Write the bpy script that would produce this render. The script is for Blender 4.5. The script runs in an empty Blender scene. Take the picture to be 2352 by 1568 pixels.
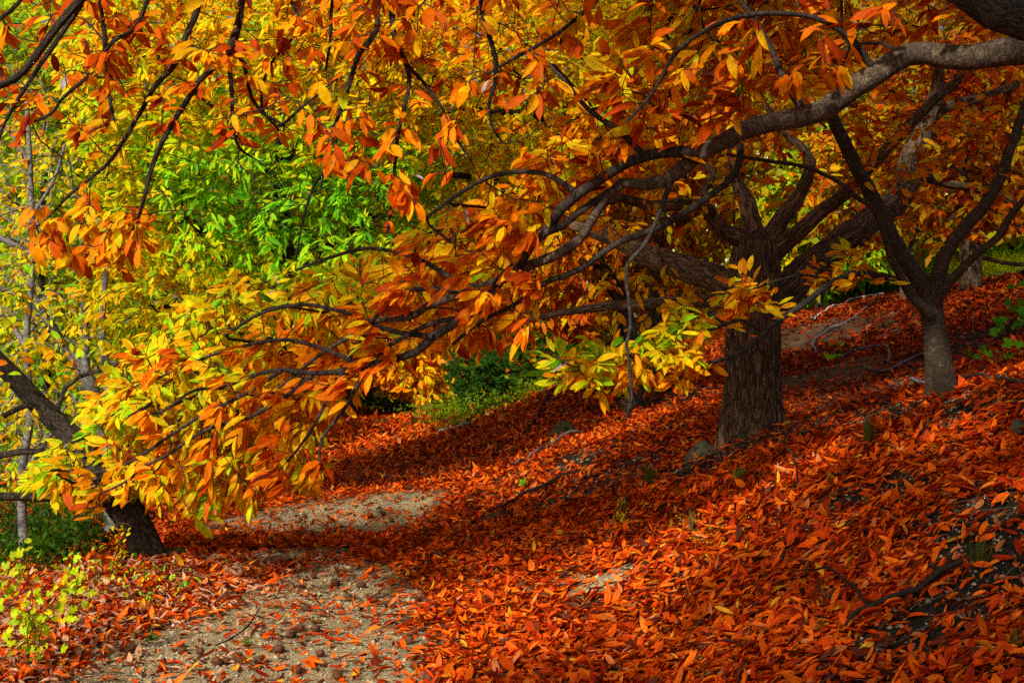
import bpy, math, random
import numpy as np
from mathutils import Vector
R = np.random.default_rng(7); random.seed(7)
SC = bpy.context.scene; COL = SC.collection
F = 3267.0; CU, CV, CH = 1176.0, 784.0, 2.0      # photograph measured on a 2352 px wide copy, camera height
def at(u, v, y):
    u = np.asarray(u, float); v = np.asarray(v, float); y = np.asarray(y, float)
    return np.stack(np.broadcast_arrays((u-CU)/F*y, y, CH-(v-CV)/F*y), -1)
def pix(P):
    y = np.maximum(P[..., 1], .3)
    return P[..., 0]/y*F+CU, CV-(P[..., 2]-CH)/y*F
def nrm(a): return a/np.maximum(np.linalg.norm(a, axis=-1, keepdims=True), 1e-9)

# ------------------------------------------------------------------ noise
def hash2(i, j, s=0):
    h = (i.astype(np.int64)*374761393 + j.astype(np.int64)*668265263 + s*982451653) & 0x7fffffff
    h = ((h ^ (h >> 13))*1274126177) & 0x7fffffff
    return (h & 0xffff)/65535.0
def vnoise(x, y, s=0):
    i, j = np.floor(x), np.floor(y); a, b = x-i, y-j
    a = a*a*(3-2*a); b = b*b*(3-2*b)
    return (hash2(i, j, s)*(1-a)+hash2(i+1, j, s)*a)*(1-b)+(hash2(i, j+1, s)*(1-a)+hash2(i+1, j+1, s)*a)*b
def fbm(x, y, s=0, o=3):
    t = 0; w = 1; n = 0
    for k in range(o): t = t+w*vnoise(x*2**k, y*2**k, s+k); n += w; w *= .5
    return t/n

# ------------------------------------------------------------------ terrain
CP = []
def cw(*p): CP.extend(p)
def ci(*p):
    for u, v, y in p: q = at(u, v, y); CP.append((q[0], q[1], q[2]))
cw((-2,-5,0),(-2,2,0),(-2,6,0),(-2,10,0),(-2,15,0),(-2.2,20,0),(-2.5,27,0),(-3,36,0),(-3.5,46,.05),(-.7,3,0),(-.6,6,0),(-.55,10,.02),(-.6,15,.03),(-1.3,20,.03),
   (-3.3,8,0),(-3.4,13.3,0),(-3.7,10.3,-.03),(-4.3,6,-.05),(-5.5,13,-.35),(-8,14,-1.1),(-12,16,-1.8),(-6,20,-.4),(-10,25,-1.1),(-7,35,.1),(-15,40,0),(-25,42,1.5),(-4,20,-.05),(-4.6,28,0),
   (3,35,1.5),(0,44,1.0),(-1,62,1.8),(16,60,5),(30,60,6.5),(20,30,4.6),(10,14,2.6),(8,5,2.5),(5,3,1.8),(15,5,4),(5,-5,1.6),(-8,-5,-.5),(2.4,3.5,.95),
   (-5,80,6),(-40,80,12),(20,90,12),(50,80,16),(-60,40,6),(50,20,10),(-30,0,-3),(40,-5,8),(0,120,24),(-60,120,26),(70,120,28))
ci((2352,1568,5.2),(1500,1568,7.5),(1900,1400,7.2),(2352,1200,7),(1700,1200,10),(1300,1300,11.5),(2352,912,10),(2160,916,12.3),(1980,938,13),(1830,963,14),(1720,1000,14.4),(1650,1020,14.3),
   (2352,774,15),(2352,700,24),(2352,636,32),(1900,922,19),(1850,862,25),(1900,792,31),(1830,747,37),(1980,686,46),(2000,830,22),(2100,785,24),(2230,676,30),(2230,850,17),(2100,705,32),
   (1600,900,22),(1480,872,25),(1280,890,25),(1150,950,25),(1030,1000,26),(1100,1100,17),(1300,1050,17),(1450,1000,18),(1450,1100,14.5),(1250,1180,14),(1560,930,18),(1000,960,37),(2300,638,52))
cw((3.0,15.8,.98),(3.7,15.6,1.05),(4.5,15.2,1.22),(4.2,17.5,1.02),(3.0,18,1.0))
CP = np.array(CP); _c2 = 1.2**2
def _phi(A, B):
    d = ((A[:, None, :]-B[None])**2).sum(-1); return np.sqrt(d+_c2)
_n = len(CP); _M = np.zeros((_n+3, _n+3)); _M[:_n, :_n] = _phi(CP[:, :2], CP[:, :2]) - np.eye(_n)*.05
_M[:_n, _n] = 1; _M[:_n, _n+1:] = CP[:, :2]; _M[_n, :_n] = 1; _M[_n+1:, :_n] = CP[:, :2].T
_w = np.linalg.solve(_M, np.r_[CP[:, 2], 0, 0, 0])
def H(x, y):
    x = np.asarray(x, float); y = np.asarray(y, float); sh = x.shape
    q = np.stack([x.ravel(), y.ravel()], -1); o = np.empty(len(q))
    for s in range(0, len(q), 50000):
        b = q[s:s+50000]; o[s:s+50000] = _phi(b, CP[:, :2])@_w[:_n]+_w[_n]+b@_w[_n+1:]
    xx, yy = q[:, 0], q[:, 1]
    bank = np.clip((xx+.6)/1.2, 0, 1)
    o += (fbm(xx*1.1, yy*1.1, 3)-.5)*(.05+.13*bank)+(fbm(xx*5, yy*5, 9, 2)-.5)*(.015+.05*bank)
    return o.reshape(sh)
def Hn(x, y):
    e = .12; dx = (H(x+e, y)-H(x-e, y))/(2*e); dy = (H(x, y+e)-H(x, y-e))/(2*e)
    return nrm(np.stack([-dx, -dy, np.ones_like(dx)], -1))
def hit(u, v, y0=4, y1=70):
    ys = np.linspace(y0, y1, 2600); P = at(u, v, ys); g = H(P[:, 0], P[:, 1])
    k = np.argmax(P[:, 2] < g) if (P[:, 2] < g).any() else len(ys)-1
    return np.array([P[k, 0], P[k, 1], g[k]])
def gz(x, y): return float(H(np.array([x]), np.array([y]))[0])

# gravel mask in world coordinates
GR = [(-1.55,8.2,1.1,2.8,0),(-1.4,10.9,.75,1.8,0),(-2.2,16.2,1.4,1.7,0),(-2.1,20,1.1,2.0,0),(-2.4,25,.8,2.2,0),(-2.0,13.2,.6,.5,0),(-3.0,33,.6,3,0),(.62,9.9,.28,.3,0),(.45,10.6,.2,.4,0),(7.2,35,1.8,7,0),(9.0,42,2.0,6,0),(4.7,20,1.1,4.5,0)]
def gravel(x, y):
    m = np.zeros_like(x)
    for cx, cy, rx, ry, _ in GR:
        d = np.sqrt(((x-cx)/rx)**2+((y-cy)/ry)**2); m = np.maximum(m, np.clip((1.25-d)/.5, 0, 1))
    return np.clip(m*1.9-.85*fbm(x*2.2, y*1.6, 21), 0, 1)
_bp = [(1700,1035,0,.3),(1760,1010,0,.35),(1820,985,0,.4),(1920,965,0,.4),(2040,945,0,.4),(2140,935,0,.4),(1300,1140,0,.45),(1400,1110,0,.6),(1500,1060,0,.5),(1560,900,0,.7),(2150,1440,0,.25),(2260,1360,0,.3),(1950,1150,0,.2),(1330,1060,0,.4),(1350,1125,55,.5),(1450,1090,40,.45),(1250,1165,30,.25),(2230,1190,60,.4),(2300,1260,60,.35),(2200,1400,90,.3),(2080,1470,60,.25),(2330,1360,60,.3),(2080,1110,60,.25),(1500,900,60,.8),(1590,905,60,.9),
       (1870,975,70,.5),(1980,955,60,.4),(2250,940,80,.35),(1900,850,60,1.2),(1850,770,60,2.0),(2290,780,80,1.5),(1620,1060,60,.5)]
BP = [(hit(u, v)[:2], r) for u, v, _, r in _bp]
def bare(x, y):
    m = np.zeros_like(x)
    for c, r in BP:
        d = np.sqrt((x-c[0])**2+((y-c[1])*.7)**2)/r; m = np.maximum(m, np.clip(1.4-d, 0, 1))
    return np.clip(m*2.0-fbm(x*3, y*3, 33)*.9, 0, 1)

# ------------------------------------------------------------------ mesh helpers
def mesh_obj(name, V, T, mat, parent=None, col=None, uv=None, smooth=True, loc=None):
    V = np.asarray(V, np.float32); T = np.asarray(T, np.int32)
    if loc is None and parent is not None: loc = np.zeros(3); off = np.array(parent.location)
    elif loc is None: loc = np.zeros(3); off = loc
    else: off = np.asarray(loc, float)
    me = bpy.data.meshes.new(name); k = T.shape[1]
    me.vertices.add(len(V)); me.vertices.foreach_set('co', (V-off).astype(np.float32).ravel())
    me.loops.add(T.size); me.loops.foreach_set('vertex_index', T.ravel())
    me.polygons.add(len(T)); me.polygons.foreach_set('loop_start', np.arange(0, T.size, k, dtype=np.int32))
    if col is not None:
        a = me.color_attributes.new('tint', 'FLOAT_COLOR', 'POINT')
        c = np.ones((len(V), 4), np.float32); c[:, :3] = col; a.data.foreach_set('color', c.ravel())
    if uv is not None:
        l = me.uv_layers.new(name='UVMap'); l.data.foreach_set('uv', np.asarray(uv, np.float32)[T.ravel()].ravel())
    me.update(calc_edges=True); me.validate()
    if smooth: me.polygons.foreach_set('use_smooth', np.ones(len(me.polygons), bool))
    me.materials.append(mat)
    o = bpy.data.objects.new(name, me); COL.objects.link(o)
    if parent is not None: o.parent = parent
    else: o.location = loc if loc is not None else (0, 0, 0)
    return o
def tag(o, label=None, cat=None, group=None, kind=None):
    if label: o['label'] = label
    if cat: o['category'] = cat
    if group: o['group'] = group
    if kind: o['kind'] = kind
    return o
def empty(name, loc, label, cat, group=None):
    o = bpy.data.objects.new(name, None); COL.objects.link(o); o.location = [float(a) for a in loc]; o.empty_display_size = .2
    return tag(o, label, cat, group)
class Bag:
    def __init__(s): s.V = []; s.T = []; s.C = []; s.U = []; s.n = 0
    def add(s, V, T, C=None, U=None):
        s.V.append(V); s.T.append(np.asarray(T)+s.n); s.n += len(V)
        s.C.append(np.broadcast_to(C if C is not None else np.ones(3), (len(V), 3))); s.U.append(U if U is not None else np.zeros((len(V), 2)))
    def obj(s, name, mat, parent=None, **k):
        return mesh_obj(name, np.concatenate(s.V), np.concatenate(s.T), mat, parent, np.concatenate(s.C), np.concatenate(s.U), **k)
def smooth_line(P, step):
    P = np.asarray(P, float)
    if len(P) < 3:
        n = max(2, int(np.linalg.norm(P[-1, :3]-P[0, :3])/step)+1); t = np.linspace(0, 1, n)[:, None]; return P[0]*(1-t)+P[-1]*t
    Q = np.vstack([2*P[0]-P[1], P, 2*P[-1]-P[-2]]); out = []
    for i in range(1, len(Q)-2):
        n = max(1, int(np.linalg.norm(Q[i+1, :3]-Q[i, :3])/step))
        for t in np.arange(n)/n:
            a, b, c, d = Q[i-1], Q[i], Q[i+1], Q[i+2]
            out.append(.5*((2*b)+(c-a)*t+(2*a-5*b+4*c-d)*t*t+(-a+3*b-3*c+d)*t**3))
    out.append(P[-1]); out = np.array(out)
    if out.shape[1] > 3: out[:, 3] = np.maximum(out[:, 3], P[:, 3].min()*.8)
    return out
def tube(bag, P, r, sides=6, col=None, ridges=0, flare=0, rough=0.0, cap=True, u0=0):
    P = np.asarray(P, float); n = len(P); r = np.broadcast_to(r, (n,)).astype(float)
    T = nrm(np.gradient(P, axis=0)); a = np.array([0, 0, 1.]) if abs(T[0, 2]) < .9 else np.array([1., 0, 0])
    A = np.empty_like(P); A[0] = nrm(np.cross(T[0], a))
    for i in range(1, n): v = A[i-1]-T[i]*(A[i-1]@T[i]); A[i] = v/max(np.linalg.norm(v), 1e-9)
    B = np.cross(T, A); th = np.linspace(0, 2*np.pi, sides, endpoint=False)
    ln = np.r_[0, np.cumsum(np.linalg.norm(np.diff(P, axis=0), axis=1))]
    rr = np.repeat(r[:, None], sides, 1)
    if rough or ridges:
        g = np.arange(sides)[None]+0*ln[:, None]
        ang = th[None]+.25*np.sin(ln[:, None]*1.3)
        rr = rr*(1+rough*(fbm(2+np.cos(ang)*2.2+5, np.sin(ang)*2.2+ln[:, None]*1.6/ max(r.max()*4, .1), 5)-.5)*2)
        if ridges:
            w = ang*ridges/2.2+1.2*fbm(ang*2, ln[:, None]*2.2, 31); q = np.abs(fbm(w, ln[:, None]*1.6, 8, 2)-.5)*4; rr = rr*(1-.075*np.clip(1-q*1.6, 0, 1)+.03*(vnoise(ang*ridges, ln[:, None]*9, 12)-.5))
    if flare:
        k = np.exp(-ln/.32)[:, None]
        rr = rr*(1+flare*k*(.55+.45*np.cos(th*4+1.0)[None]+.35*np.cos(th*7+.4)[None]))
    V = P[:, None]+rr[..., None]*(np.cos(th)[None, :, None]*A[:, None]+np.sin(th)[None, :, None]*B[:, None])
    V = V.reshape(-1, 3); i = np.arange(n-1)[:, None]*sides; j = np.arange(sides)[None]; k = (j+1) % sides
    a0, b0, c0, d0 = i+j, i+k, i+k+sides, i+j+sides
    F1 = np.stack([a0, b0, c0], -1).reshape(-1, 3); F2 = np.stack([a0, c0, d0], -1).reshape(-1, 3); Fs = [F1, F2]
    U = np.stack([np.broadcast_to((np.minimum(th, 2*np.pi-th)*r.mean())[None], (n, sides)), np.broadcast_to(ln[:, None]+u0, (n, sides))], -1).reshape(-1, 2)
    if cap:
        V = np.vstack([V, P[-1]+T[-1]*r[-1]*.6]); U = np.vstack([U, [0, ln[-1]+u0]]); jj = np.arange(sides)
        Fs.append(np.stack([(n-1)*sides+jj, (n-1)*sides+(jj+1) % sides, np.full(sides, len(V)-1)], -1))
    bag.add(V, np.vstack(Fs), col, U)

# ------------------------------------------------------------------ leaves
def template(ts, pr):
    vt = []; tri = []; mid = []; L = []; Rr = []
    for t, p in zip(ts, pr): mid.append(len(vt)); vt.append((t, 0, 0))
    for t, p in zip(ts[1:-1], pr[1:-1]): L.append(len(vt)); vt.append((t, -1, p)); Rr.append(len(vt)); vt.append((t, 1, p))
    for S, fl in ((L, 0), (Rr, 1)):
        seq = [mid[0]]+S+[mid[-1]]
        def add(a, b, c): tri.append((a, b, c) if fl else (a, c, b))
        add(mid[0], seq[1], mid[1])
        for k in range(1, len(seq)-2): add(mid[k], seq[k], seq[k+1]); add(mid[k], seq[k+1], mid[k+1])
        add(mid[-2], seq[-2], mid[-1])
    return np.array(vt, float), np.array(tri)
LOD = {0: template([0,.1,.28,.5,.7,.87,1],[0,.42,.9,1,.86,.45,0]), 1: template([0,.22,.55,.82,1],[0,.8,1,.55,0]), 2: template([0,.5,1],[0,1,0])}
def add_leaves(bag, P, D, N, L, W, C, C2, lod=1, bend=.18, fold=.3):
    vt, tri = LOD[lod]; n = len(P)
    if n == 0: return
    D = nrm(D); N = nrm(N-D*(N*D).sum(-1, keepdims=True)); S = np.cross(D, N)
    bend = np.broadcast_to(bend, (n,)); fold = np.broadcast_to(fold, (n,))
    t = vt[:, 0][None, :, None]; s = vt[:, 1][None, :, None]; p = vt[:, 2][None, :, None]
    L_ = np.asarray(L)[:, None, None]; W_ = np.asarray(W)[:, None, None]; b = bend[:, None, None]; f = fold[:, None, None]
    V = P[:, None]+D[:, None]*L_*t*(1-.25*np.abs(b)*t)-N[:, None]*(b*L_*t*t)+S[:, None]*(s*p*W_/2*np.cos(f))+N[:, None]*(np.abs(s)*p*W_/2*np.sin(f))
    k = len(vt); Tt = (tri[None]+(np.arange(n)*k)[:, None, None]).reshape(-1, 3)
    e = np.abs(s)*.55+.25*t*t; Cc = C[:, None]*(1-e)+C2[:, None]*e
    U = np.broadcast_to(np.concatenate([s*p*.5+.5, t+0*s], -1), (n, k, 2)).reshape(-1, 2)
    bag.add(V.reshape(-1, 3), Tt, Cc.reshape(-1, 3), U)
RAMP = np.array([[.08,.36,.008],[.26,.72,.010],[.60,.78,.006],[.98,.70,.005],[1.0,.47,.003],[.95,.22,.002],[.66,.085,.001],[.34,.025,.001],[.12,.012,.002]])
RX = np.array([-.1,.08,.24,.40,.54,.68,.84,1.0,1.15])
def ramp(h): return np.stack([np.interp(h, RX, RAMP[:, k]) for k in range(3)], -1)
def field(anch):
    A = np.array(anch, float)
    def f(P):
        u, v = pix(P); d = (A[None, :, 0]-u[:, None])**2+(A[None, :, 1]-v[:, None])**2
        w = 1/(d+60**2)**1.6; return (w*A[None, :, 2]).sum(1)/w.sum(1)
    return f

# ------------------------------------------------------------------ materials
def newmat(name):
    m = bpy.data.materials.new(name); m.use_nodes = True; nt = m.node_tree; nt.nodes.clear(); return m, nt, nt.nodes, nt.links
def N(nt, t, **k):
    n = nt.nodes.new(t)
    for a, b in k.items():
        if a.startswith('i_'): n.inputs[a[2:].replace('_', ' ')].default_value = b
        else: setattr(n, a, b)
    return n
def leaf_mat(name, trans=.4, rough=.5, vein=.25, spec=.35, tint=(1,1,1)):
    m, nt, nd, lk = newmat(name); out = N(nt, 'ShaderNodeOutputMaterial'); p = N(nt, 'ShaderNodeBsdfPrincipled'); p.inputs['Roughness'].default_value = rough
    p.inputs['Specular IOR Level'].default_value = spec
    at_ = N(nt, 'ShaderNodeVertexColor', layer_name='tint'); uv = N(nt, 'ShaderNodeUVMap'); sep = N(nt, 'ShaderNodeSeparateXYZ'); lk.new(uv.outputs[0], sep.inputs[0])
    # pinnate veins: stripes running outwards and forwards from the midrib
    a = N(nt, 'ShaderNodeMath', operation='SUBTRACT'); lk.new(sep.outputs[0], a.inputs[0]); a.inputs[1].default_value = .5
    b = N(nt, 'ShaderNodeMath', operation='ABSOLUTE'); lk.new(a.outputs[0], b.inputs[0])
    c = N(nt, 'ShaderNodeMath', operation='MULTIPLY_ADD'); lk.new(b.outputs[0], c.inputs[0]); c.inputs[1].default_value = -.55; lk.new(sep.outputs[1], c.inputs[2])
    d = N(nt, 'ShaderNodeMath', operation='MULTIPLY'); lk.new(c.outputs[0], d.inputs[0]); d.inputs[1].default_value = 80
    e = N(nt, 'ShaderNodeMath', operation='SINE'); lk.new(d.outputs[0], e.inputs[0])
    f = N(nt, 'ShaderNodeMapRange'); lk.new(e.outputs[0], f.inputs['Value']); f.inputs['From Min'].default_value = .5; f.inputs['To Min'].default_value = 1; f.inputs['To Max'].default_value = 1-vein
    g = N(nt, 'ShaderNodeMapRange'); lk.new(b.outputs[0], g.inputs['Value']); g.inputs['From Max'].default_value = .05; g.inputs['To Min'].default_value = 1-vein*1.3; g.inputs['To Max'].default_value = 1
    geo = N(nt, 'ShaderNodeNewGeometry'); no = N(nt, 'ShaderNodeTexNoise'); no.inputs['Scale'].default_value = 22; no.inputs['Detail'].default_value = 3; lk.new(geo.outputs['Position'], no.inputs['Vector'])
    h = N(nt, 'ShaderNodeMapRange'); lk.new(no.outputs[0], h.inputs['Value']); h.inputs['From Min'].default_value = .3; h.inputs['From Max'].default_value = .7; h.inputs['To Min'].default_value = .78; h.inputs['To Max'].default_value = 1.28
    sp = N(nt, 'ShaderNodeTexNoise'); sp.inputs['Scale'].default_value = 75; sp.inputs['Detail'].default_value = 2; lk.new(geo.outputs['Position'], sp.inputs['Vector'])
    sr = N(nt, 'ShaderNodeMapRange'); lk.new(sp.outputs[0], sr.inputs['Value']); sr.inputs['From Min'].default_value = .63; sr.inputs['From Max'].default_value = .70; sr.inputs['To Min'].default_value = 1; sr.inputs['To Max'].default_value = .45
    hs = N(nt, 'ShaderNodeMath', operation='MULTIPLY'); lk.new(h.outputs[0], hs.inputs[0]); lk.new(sr.outputs[0], hs.inputs[1]); h = hs
    m1 = N(nt, 'ShaderNodeMath', operation='MULTIPLY'); lk.new(f.outputs[0], m1.inputs[0]); lk.new(g.outputs[0], m1.inputs[1])
    m2 = N(nt, 'ShaderNodeMath', operation='MULTIPLY'); lk.new(m1.outputs[0], m2.inputs[0]); lk.new(h.outputs[0], m2.inputs[1])
    vm = N(nt, 'ShaderNodeVectorMath', operation='SCALE'); lk.new(at_.outputs[0], vm.inputs[0]); lk.new(m2.outputs[0], vm.inputs['Scale'])
    vt = N(nt, 'ShaderNodeVectorMath', operation='MULTIPLY'); lk.new(vm.outputs[0], vt.inputs[0]); vt.inputs[1].default_value = tint
    lk.new(vt.outputs[0], p.inputs['Base Color'])
    tr = N(nt, 'ShaderNodeBsdfTranslucent'); gm = N(nt, 'ShaderNodeGamma'); gm.inputs[1].default_value = 1.0; lk.new(vt.outputs[0], gm.inputs[0]); lk.new(gm.outputs[0], tr.inputs[0])
    mx = N(nt, 'ShaderNodeMixShader'); mx.inputs[0].default_value = trans; lk.new(p.outputs[0], mx.inputs[1]); lk.new(tr.outputs[0], mx.inputs[2]); lk.new(mx.outputs[0], out.inputs[0])
    return m
def bark_mat(name, c1, c2, su, sv, bump=.5, lichen=.0, c3=(.35,.36,.3), rings=0.0, rough=.85):
    m, nt, nd, lk = newmat(name); out = N(nt, 'ShaderNodeOutputMaterial'); p = N(nt, 'ShaderNodeBsdfPrincipled'); p.inputs['Roughness'].default_value = rough; p.inputs['Specular IOR Level'].default_value = .2
    uv = N(nt, 'ShaderNodeUVMap'); mp = N(nt, 'ShaderNodeMapping'); mp.inputs['Scale'].default_value = (su, sv, 1); lk.new(uv.outputs[0], mp.inputs[0])
    geo = N(nt, 'ShaderNodeNewGeometry')
    n0 = N(nt, 'ShaderNodeTexNoise'); n0.inputs['Scale'].default_value = 3; lk.new(geo.outputs['Position'], n0.inputs['Vector'])
    ad = N(nt, 'ShaderNodeVectorMath', operation='ADD'); sc = N(nt, 'ShaderNodeVectorMath', operation='SCALE'); sc.inputs['Scale'].default_value = .7
    lk.new(n0.outputs['Color'], sc.inputs[0]); lk.new(mp.outputs[0], ad.inputs[0]); lk.new(sc.outputs[0], ad.inputs[1])
    v1 = N(nt, 'ShaderNodeTexNoise'); v1.inputs['Scale'].default_value = 1.0; v1.inputs['Detail'].default_value = 3; v1.inputs['Roughness'].default_value = .55; lk.new(ad.outputs[0], v1.inputs['Vector'])
    ab = N(nt, 'ShaderNodeMath', operation='SUBTRACT'); lk.new(v1.outputs[0], ab.inputs[0]); ab.inputs[1].default_value = .5
    ac = N(nt, 'ShaderNodeMath', operation='ABSOLUTE'); lk.new(ab.outputs[0], ac.inputs[0])
    n1 = N(nt, 'ShaderNodeTexNoise'); n1.inputs['Scale'].default_value = 2.6; n1.inputs['Detail'].default_value = 8; n1.inputs['Roughness'].default_value = .7; lk.new(ad.outputs[0], n1.inputs['Vector'])
    r1 = N(nt, 'ShaderNodeMapRange'); lk.new(ac.outputs[0], r1.inputs['Value']); r1.inputs['From Max'].default_value = .11; r1.inputs['To Min'].default_value = .25
    mu = N(nt, 'ShaderNodeMath', operation='MULTIPLY'); lk.new(r1.outputs[0], mu.inputs[0]); lk.new(n1.outputs[0], mu.inputs[1])
    mc = N(nt, 'ShaderNodeMix', data_type='RGBA'); r2 = N(nt, 'ShaderNodeMapRange'); lk.new(mu.outputs[0], r2.inputs['Value']); r2.inputs['From Min'].default_value = .12; r2.inputs['From Max'].default_value = .62
    lk.new(r2.outputs[0], mc.inputs[0]); mc.inputs[6].default_value = (*c1, 1); mc.inputs[7].default_value = (*c2, 1)
    n2 = N(nt, 'ShaderNodeTexNoise'); n2.inputs['Scale'].default_value = 16; n2.inputs['Detail'].default_value = 6; n2.inputs['Roughness'].default_value = .7; lk.new(geo.outputs['Position'], n2.inputs['Vector'])
    r3 = N(nt, 'ShaderNodeMapRange'); lk.new(n2.outputs[0], r3.inputs['Value']); r3.inputs['From Min'].default_value = .62-.12*lichen; r3.inputs['From Max'].default_value = .68; r3.inputs['To Max'].default_value = min(1, lichen)
    mc2 = N(nt, 'ShaderNodeMix', data_type='RGBA'); lk.new(r3.outputs[0], mc2.inputs[0]); lk.new(mc.outputs[2], mc2.inputs[6]); mc2.inputs[7].default_value = (*c3, 1)
    lk.new(mc2.outputs[2], p.inputs['Base Color'])
    bu = N(nt, 'ShaderNodeBump'); bu.inputs['Strength'].default_value = bump; bu.inputs['Distance'].default_value = .03; lk.new(mu.outputs[0], bu.inputs['Height']); lk.new(bu.outputs[0], p.inputs['Normal']); lk.new(p.outputs[0], out.inputs[0])
    return m
def plain(name, c, rough=.6, spec=.4, var=.25, scale=30, metal=0, bump=0):
    m, nt, nd, lk = newmat(name); out = N(nt, 'ShaderNodeOutputMaterial'); p = N(nt, 'ShaderNodeBsdfPrincipled'); p.inputs['Roughness'].default_value = rough; p.inputs['Specular IOR Level'].default_value = spec; p.inputs['Metallic'].default_value = metal
    geo = N(nt, 'ShaderNodeNewGeometry'); n = N(nt, 'ShaderNodeTexNoise'); n.inputs['Scale'].default_value = scale; n.inputs['Detail'].default_value = 5; lk.new(geo.outputs['Position'], n.inputs['Vector'])
    r = N(nt, 'ShaderNodeMapRange'); lk.new(n.outputs[0], r.inputs['Value']); r.inputs['From Min'].default_value = .3; r.inputs['From Max'].default_value = .7; r.inputs['To Min'].default_value = 1-var; r.inputs['To Max'].default_value = 1+var
    v = N(nt, 'ShaderNodeVectorMath', operation='SCALE'); v.inputs[0].default_value = c; lk.new(r.outputs[0], v.inputs['Scale']); lk.new(v.outputs[0], p.inputs['Base Color'])
    if bump: b = N(nt, 'ShaderNodeBump'); b.inputs['Strength'].default_value = bump; b.inputs['Distance'].default_value = .02; lk.new(n.outputs[0], b.inputs['Height']); lk.new(b.outputs[0], p.inputs['Normal'])
    lk.new(p.outputs[0], out.inputs[0]); return m
M_leaf = leaf_mat('autumn_leaf', .45, .55, .22, .07)
M_green = leaf_mat('green_leaf', .4, .5, .15, .10)
M_litter = leaf_mat('fallen_leaf', .10, .6, .5, .10)
M_barkC = bark_mat('rugged_chestnut_bark', (.018,.011,.006), (.33,.21,.11), 38, 4.5, 1.0, .25, (.26,.23,.13))
M_barkA = bark_mat('smooth_limb_bark', (.04,.028,.018), (.15,.105,.068), 16, 30, .5, .55, (.34,.29,.2))
M_barkD = bark_mat('young_speckled_bark', (.035,.026,.016), (.085,.062,.037), 14, 40, .5, .5, (.22,.19,.13))
M_barkG = bark_mat('grey_bark', (.09,.085,.08), (.24,.23,.22), 14, 30, .3, .5, (.4,.4,.38))
M_barkF = bark_mat('dark_leaning_bark', (.012,.009,.007), (.085,.065,.045), 34, 12, .9, .3, (.2,.18,.12))
M_twig = plain('dark_twig', (.028,.018,.012), .8, .2, .4, 40)
M_gtwig = plain('pale_twig', (.17,.16,.15), .8, .2, .4, 30)
M_stone = plain('grey_stone', (.06,.058,.028), .95, .1, .6, 14, 0, .8)
M_soil = None

# terrain material
def ground_mat():
    m, nt, nd, lk = newmat('forest_floor'); out = N(nt, 'ShaderNodeOutputMaterial'); p = N(nt, 'ShaderNodeBsdfPrincipled'); p.inputs['Roughness'].default_value = .92; p.inputs['Specular IOR Level'].default_value = .15
    vc = N(nt, 'ShaderNodeVertexColor', layer_name='tint'); geo = N(nt, 'ShaderNodeNewGeometry')
    n1 = N(nt, 'ShaderNodeTexNoise'); n1.inputs['Scale'].default_value = 45; n1.inputs['Detail'].default_value = 8; n1.inputs['Roughness'].default_value = .75; lk.new(geo.outputs['Position'], n1.inputs['Vector'])
    vo = N(nt, 'ShaderNodeTexVoronoi'); vo.inputs['Scale'].default_value = 60; lk.new(geo.outputs['Position'], vo.inputs['Vector'])
    n3 = N(nt, 'ShaderNodeTexNoise'); n3.inputs['Scale'].default_value = 2.5; n3.inputs['Detail'].default_value = 4; lk.new(geo.outputs['Position'], n3.inputs['Vector'])
    r1 = N(nt, 'ShaderNodeMapRange'); lk.new(n1.outputs[0], r1.inputs['Value']); r1.inputs['From Min'].default_value = .3; r1.inputs['From Max'].default_value = .7; r1.inputs['To Min'].default_value = .45; r1.inputs['To Max'].default_value = 1.45
    sv = N(nt, 'ShaderNodeSeparateColor'); lk.new(vo.outputs['Color'], sv.inputs[0])
    r2 = N(nt, 'ShaderNodeMapRange'); lk.new(sv.outputs[0], r2.inputs['Value']); r2.inputs['To Min'].default_value = .6; r2.inputs['To Max'].default_value = 1.5
    r3 = N(nt, 'ShaderNodeMapRange'); lk.new(n3.outputs[0], r3.inputs['Value']); r3.inputs['From Min'].default_value = .3; r3.inputs['From Max'].default_value = .7; r3.inputs['To Min'].default_value = .7; r3.inputs['To Max'].default_value = 1.25
    a = N(nt, 'ShaderNodeMath', operation='MULTIPLY'); lk.new(r1.outputs[0], a.inputs[0]); lk.new(r2.outputs[0], a.inputs[1])
    b = N(nt, 'ShaderNodeMath', operation='MULTIPLY'); lk.new(a.outputs[0], b.inputs[0]); lk.new(r3.outputs[0], b.inputs[1])
    v = N(nt, 'ShaderNodeVectorMath', operation='SCALE'); lk.new(vc.outputs[0], v.inputs[0]); lk.new(b.outputs[0], v.inputs['Scale']); lk.new(v.outputs[0], p.inputs['Base Color'])
    bu = N(nt, 'ShaderNodeBump'); bu.inputs['Strength'].default_value = .7; bu.inputs['Distance'].default_value = .015; lk.new(a.outputs[0], bu.inputs['Height']); lk.new(bu.outputs[0], p.inputs['Normal'])
    lk.new(p.outputs[0], out.inputs[0]); return m

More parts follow.
